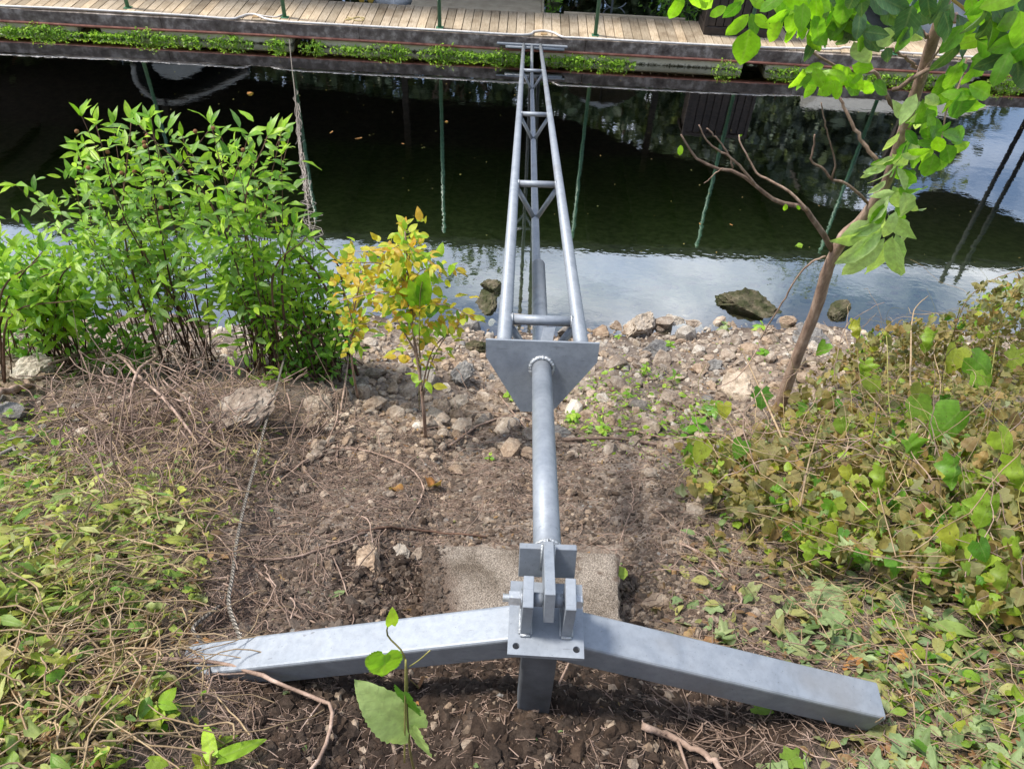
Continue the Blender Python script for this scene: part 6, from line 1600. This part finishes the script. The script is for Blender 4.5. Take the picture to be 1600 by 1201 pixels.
MAT['leaf_front'] = leaf_mat('front_pale_leaf', [(.42, .56, .20), (.48, .60, .25)], .3, .5, .12, 1.)
big_leaf(fp(640, 1138, .63), fp(564, 1084, .625), .62, .07, 'leaf_front', fv, nn=(.25, -.75, .6), bend=.22, fold=.16)
big_leaf(fp(645, 1135, .63), fp(668, 1190, .60), .55, .10, 'leaf_front', fv, nn=(-.6, -.6, .4))
big_leaf(fp(630, 1080, .64), fp(650, 1125, .63), .6, .12, 'leaf_shrub', fv, nn=(-.5, -.6, .4))
big_leaf(fp(598, 1022, .67), fp(572, 1045, .66), .9, .12, 'leaf_shrub', fv, nn=(.2, -.8, .2))
big_leaf(fp(602, 1022, .67), fp(600, 1062, .66), .9, .12, 'leaf_shrub', fv, nn=(.3, -.8, .2))
big_leaf(fp(612, 975, .7), fp(614, 952, .7), .5, .1, 'leaf_shrub', fv, nn=(.3, -.8, .3))
big_leaf(fp(625, 1020, .68), fp(612, 1030, .67), .7, .1, 'leaf_shrub', fv, nn=(0, -.8, .3))
lc = thing('corner_plant', 'large green leaves at the bottom left corner of the bank', 'plant', G(10, 1215))
big_leaf(G(-20, 1215, .12), G(48, 1160, .16), .9, .03, 'leaf_shrub', lc)
big_leaf(G(350, 1195, .05), G(425, 1172, .07), .36, .03, 'leaf_shrub', lc); big_leaf(G(338, 1192, .05), G(330, 1150, .09), .45, .03, 'leaf_shrub', lc)
part('stem', *tubes(np.array([smoothpath([G(330, 1215), G(338, 1195, .06), G(345, 1190, .07)], 6), smoothpath([G(-30, 1225), G(-25, 1220, .06), G(-20, 1215, .12)], 6)]), np.full((2, 6), .003), 5), MAT['stem_green'], lc, True)

# dense hedge mass beyond the boathouse (a far mass nobody could count)
Ph = []
for k in range(300):
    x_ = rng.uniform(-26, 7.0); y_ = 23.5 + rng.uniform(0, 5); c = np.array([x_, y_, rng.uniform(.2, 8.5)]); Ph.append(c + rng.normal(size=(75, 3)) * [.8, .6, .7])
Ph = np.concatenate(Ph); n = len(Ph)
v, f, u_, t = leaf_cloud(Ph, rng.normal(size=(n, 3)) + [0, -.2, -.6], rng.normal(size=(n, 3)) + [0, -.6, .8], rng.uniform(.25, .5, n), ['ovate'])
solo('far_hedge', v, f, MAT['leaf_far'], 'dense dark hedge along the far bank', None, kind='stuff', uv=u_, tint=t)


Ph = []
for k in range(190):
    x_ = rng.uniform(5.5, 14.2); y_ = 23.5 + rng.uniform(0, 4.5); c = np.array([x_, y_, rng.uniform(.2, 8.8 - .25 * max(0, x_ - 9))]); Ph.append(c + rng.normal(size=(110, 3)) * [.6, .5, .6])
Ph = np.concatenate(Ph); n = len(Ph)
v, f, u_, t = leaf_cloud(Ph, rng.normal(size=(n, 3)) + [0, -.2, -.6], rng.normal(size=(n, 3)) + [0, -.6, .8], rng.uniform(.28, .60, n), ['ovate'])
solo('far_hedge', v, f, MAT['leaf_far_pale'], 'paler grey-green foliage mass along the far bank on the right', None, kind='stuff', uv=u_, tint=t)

litter(380, [(480, 560), (760, 520), (1250, 510), (1300, 640), (1150, 740), (480, 720)], (.012, .045), ['crumple', 'ovate'], 'leaf_litter_brown', 'brown leaves caught between the rubble stones', .02, tilt=.6)
litter(200, [(880, 560), (1250, 520), (1200, 680), (900, 720)], (.015, .045), ['lance', 'ovate'], 'leaf_vine', 'small weeds sprouting between the rubble stones', .05, 'ground_herbs', .8)
litter(420, [(880, 620), (1090, 600), (1190, 690), (1180, 800), (1060, 740), (880, 690)], (.012, .035), ['lance', 'narrow', 'ovate'], 'leaf_dock', 'fine green ground weeds between pipe and thicket', .04, 'ground_herbs', .9)
tangle(170, [(480, 560), (760, 600), (1250, 560), (1200, 760), (480, 760)], (.08, .4), (.0008, .0028), 'twig', 'dry roots and twigs over the rubble', 'root_tangle')
tangle(110, [(340, 660), (620, 680), (640, 860), (420, 1000), (330, 900)], (.10, .5), (.0008, .0030), 'twig', 'dry roots on the bare soil left of the pad', 'root_tangle')
tangle(60, [(960, 720), (1200, 780), (1180, 1000), (980, 900)], (.10, .4), (.0008, .0024), 'twig', 'dry roots right of the pad', 'root_tangle')

# the bank goes on left and right of the frame, so do its weeds
def wlitter(n, xr, yr, size, kinds, mat, label, pile, name, tilt=.6):
    P = sample_w(n, *xr, *yr); px_, py_, dp_ = proj(P); k = ~((px_ > -30) & (px_ < 1630) & (py_ < 1230) & (dp_ > 0)); P = P[k]; n = len(P)
    P[:, 2] += rng.random(n) ** 1.5 * pile + .003; D = rng.normal(size=(n, 3)) * [1, 1, .25]; D[:, 2] += -.5 * D[:, 1]
    v, f, u_, t = leaf_cloud(P, D, rng.normal(size=(n, 3)) * tilt + [0, .5, 1], rng.uniform(*size, n), kinds)
    return solo(name, v, f, MAT[mat], label, None, kind='stuff', smooth=True, uv=u_, tint=t)
wlitter(9000, (.9, 6.5), (-1, 6.2), (.03, .08), ['heart', 'ovate', 'lobed'], 'leaf_vine', 'vine leaves continuing over the bank on the right', .16, 'ground_creeper')
wlitter(5000, (.9, 6.5), (-1, 6.2), (.03, .07), ['crumple', 'ovate'], 'leaf_wilt', 'wilted leaves continuing over the bank on the right', .12, 'leaf_litter')
wlitter(7000, (-6.5, -.7), (-1, 6.2), (.03, .08), ['lance', 'ovate', 'lobed'], 'leaf_weed', 'pulled weeds continuing over the bank on the left', .12, 'pulled_weeds')
wlitter(4000, (-6.5, -.7), (-1, 6.2), (.03, .07), ['ovate', 'heart'], 'leaf_vine', 'green leaves continuing over the bank on the left', .12, 'ground_creeper')
wlitter(3500, (-6.5, 6.5), (-1, 3), (.02, .05), ['crumple', 'ovate'], 'leaf_litter_brown', 'brown leaves on the bank around the camera side', .02, 'leaf_litter')
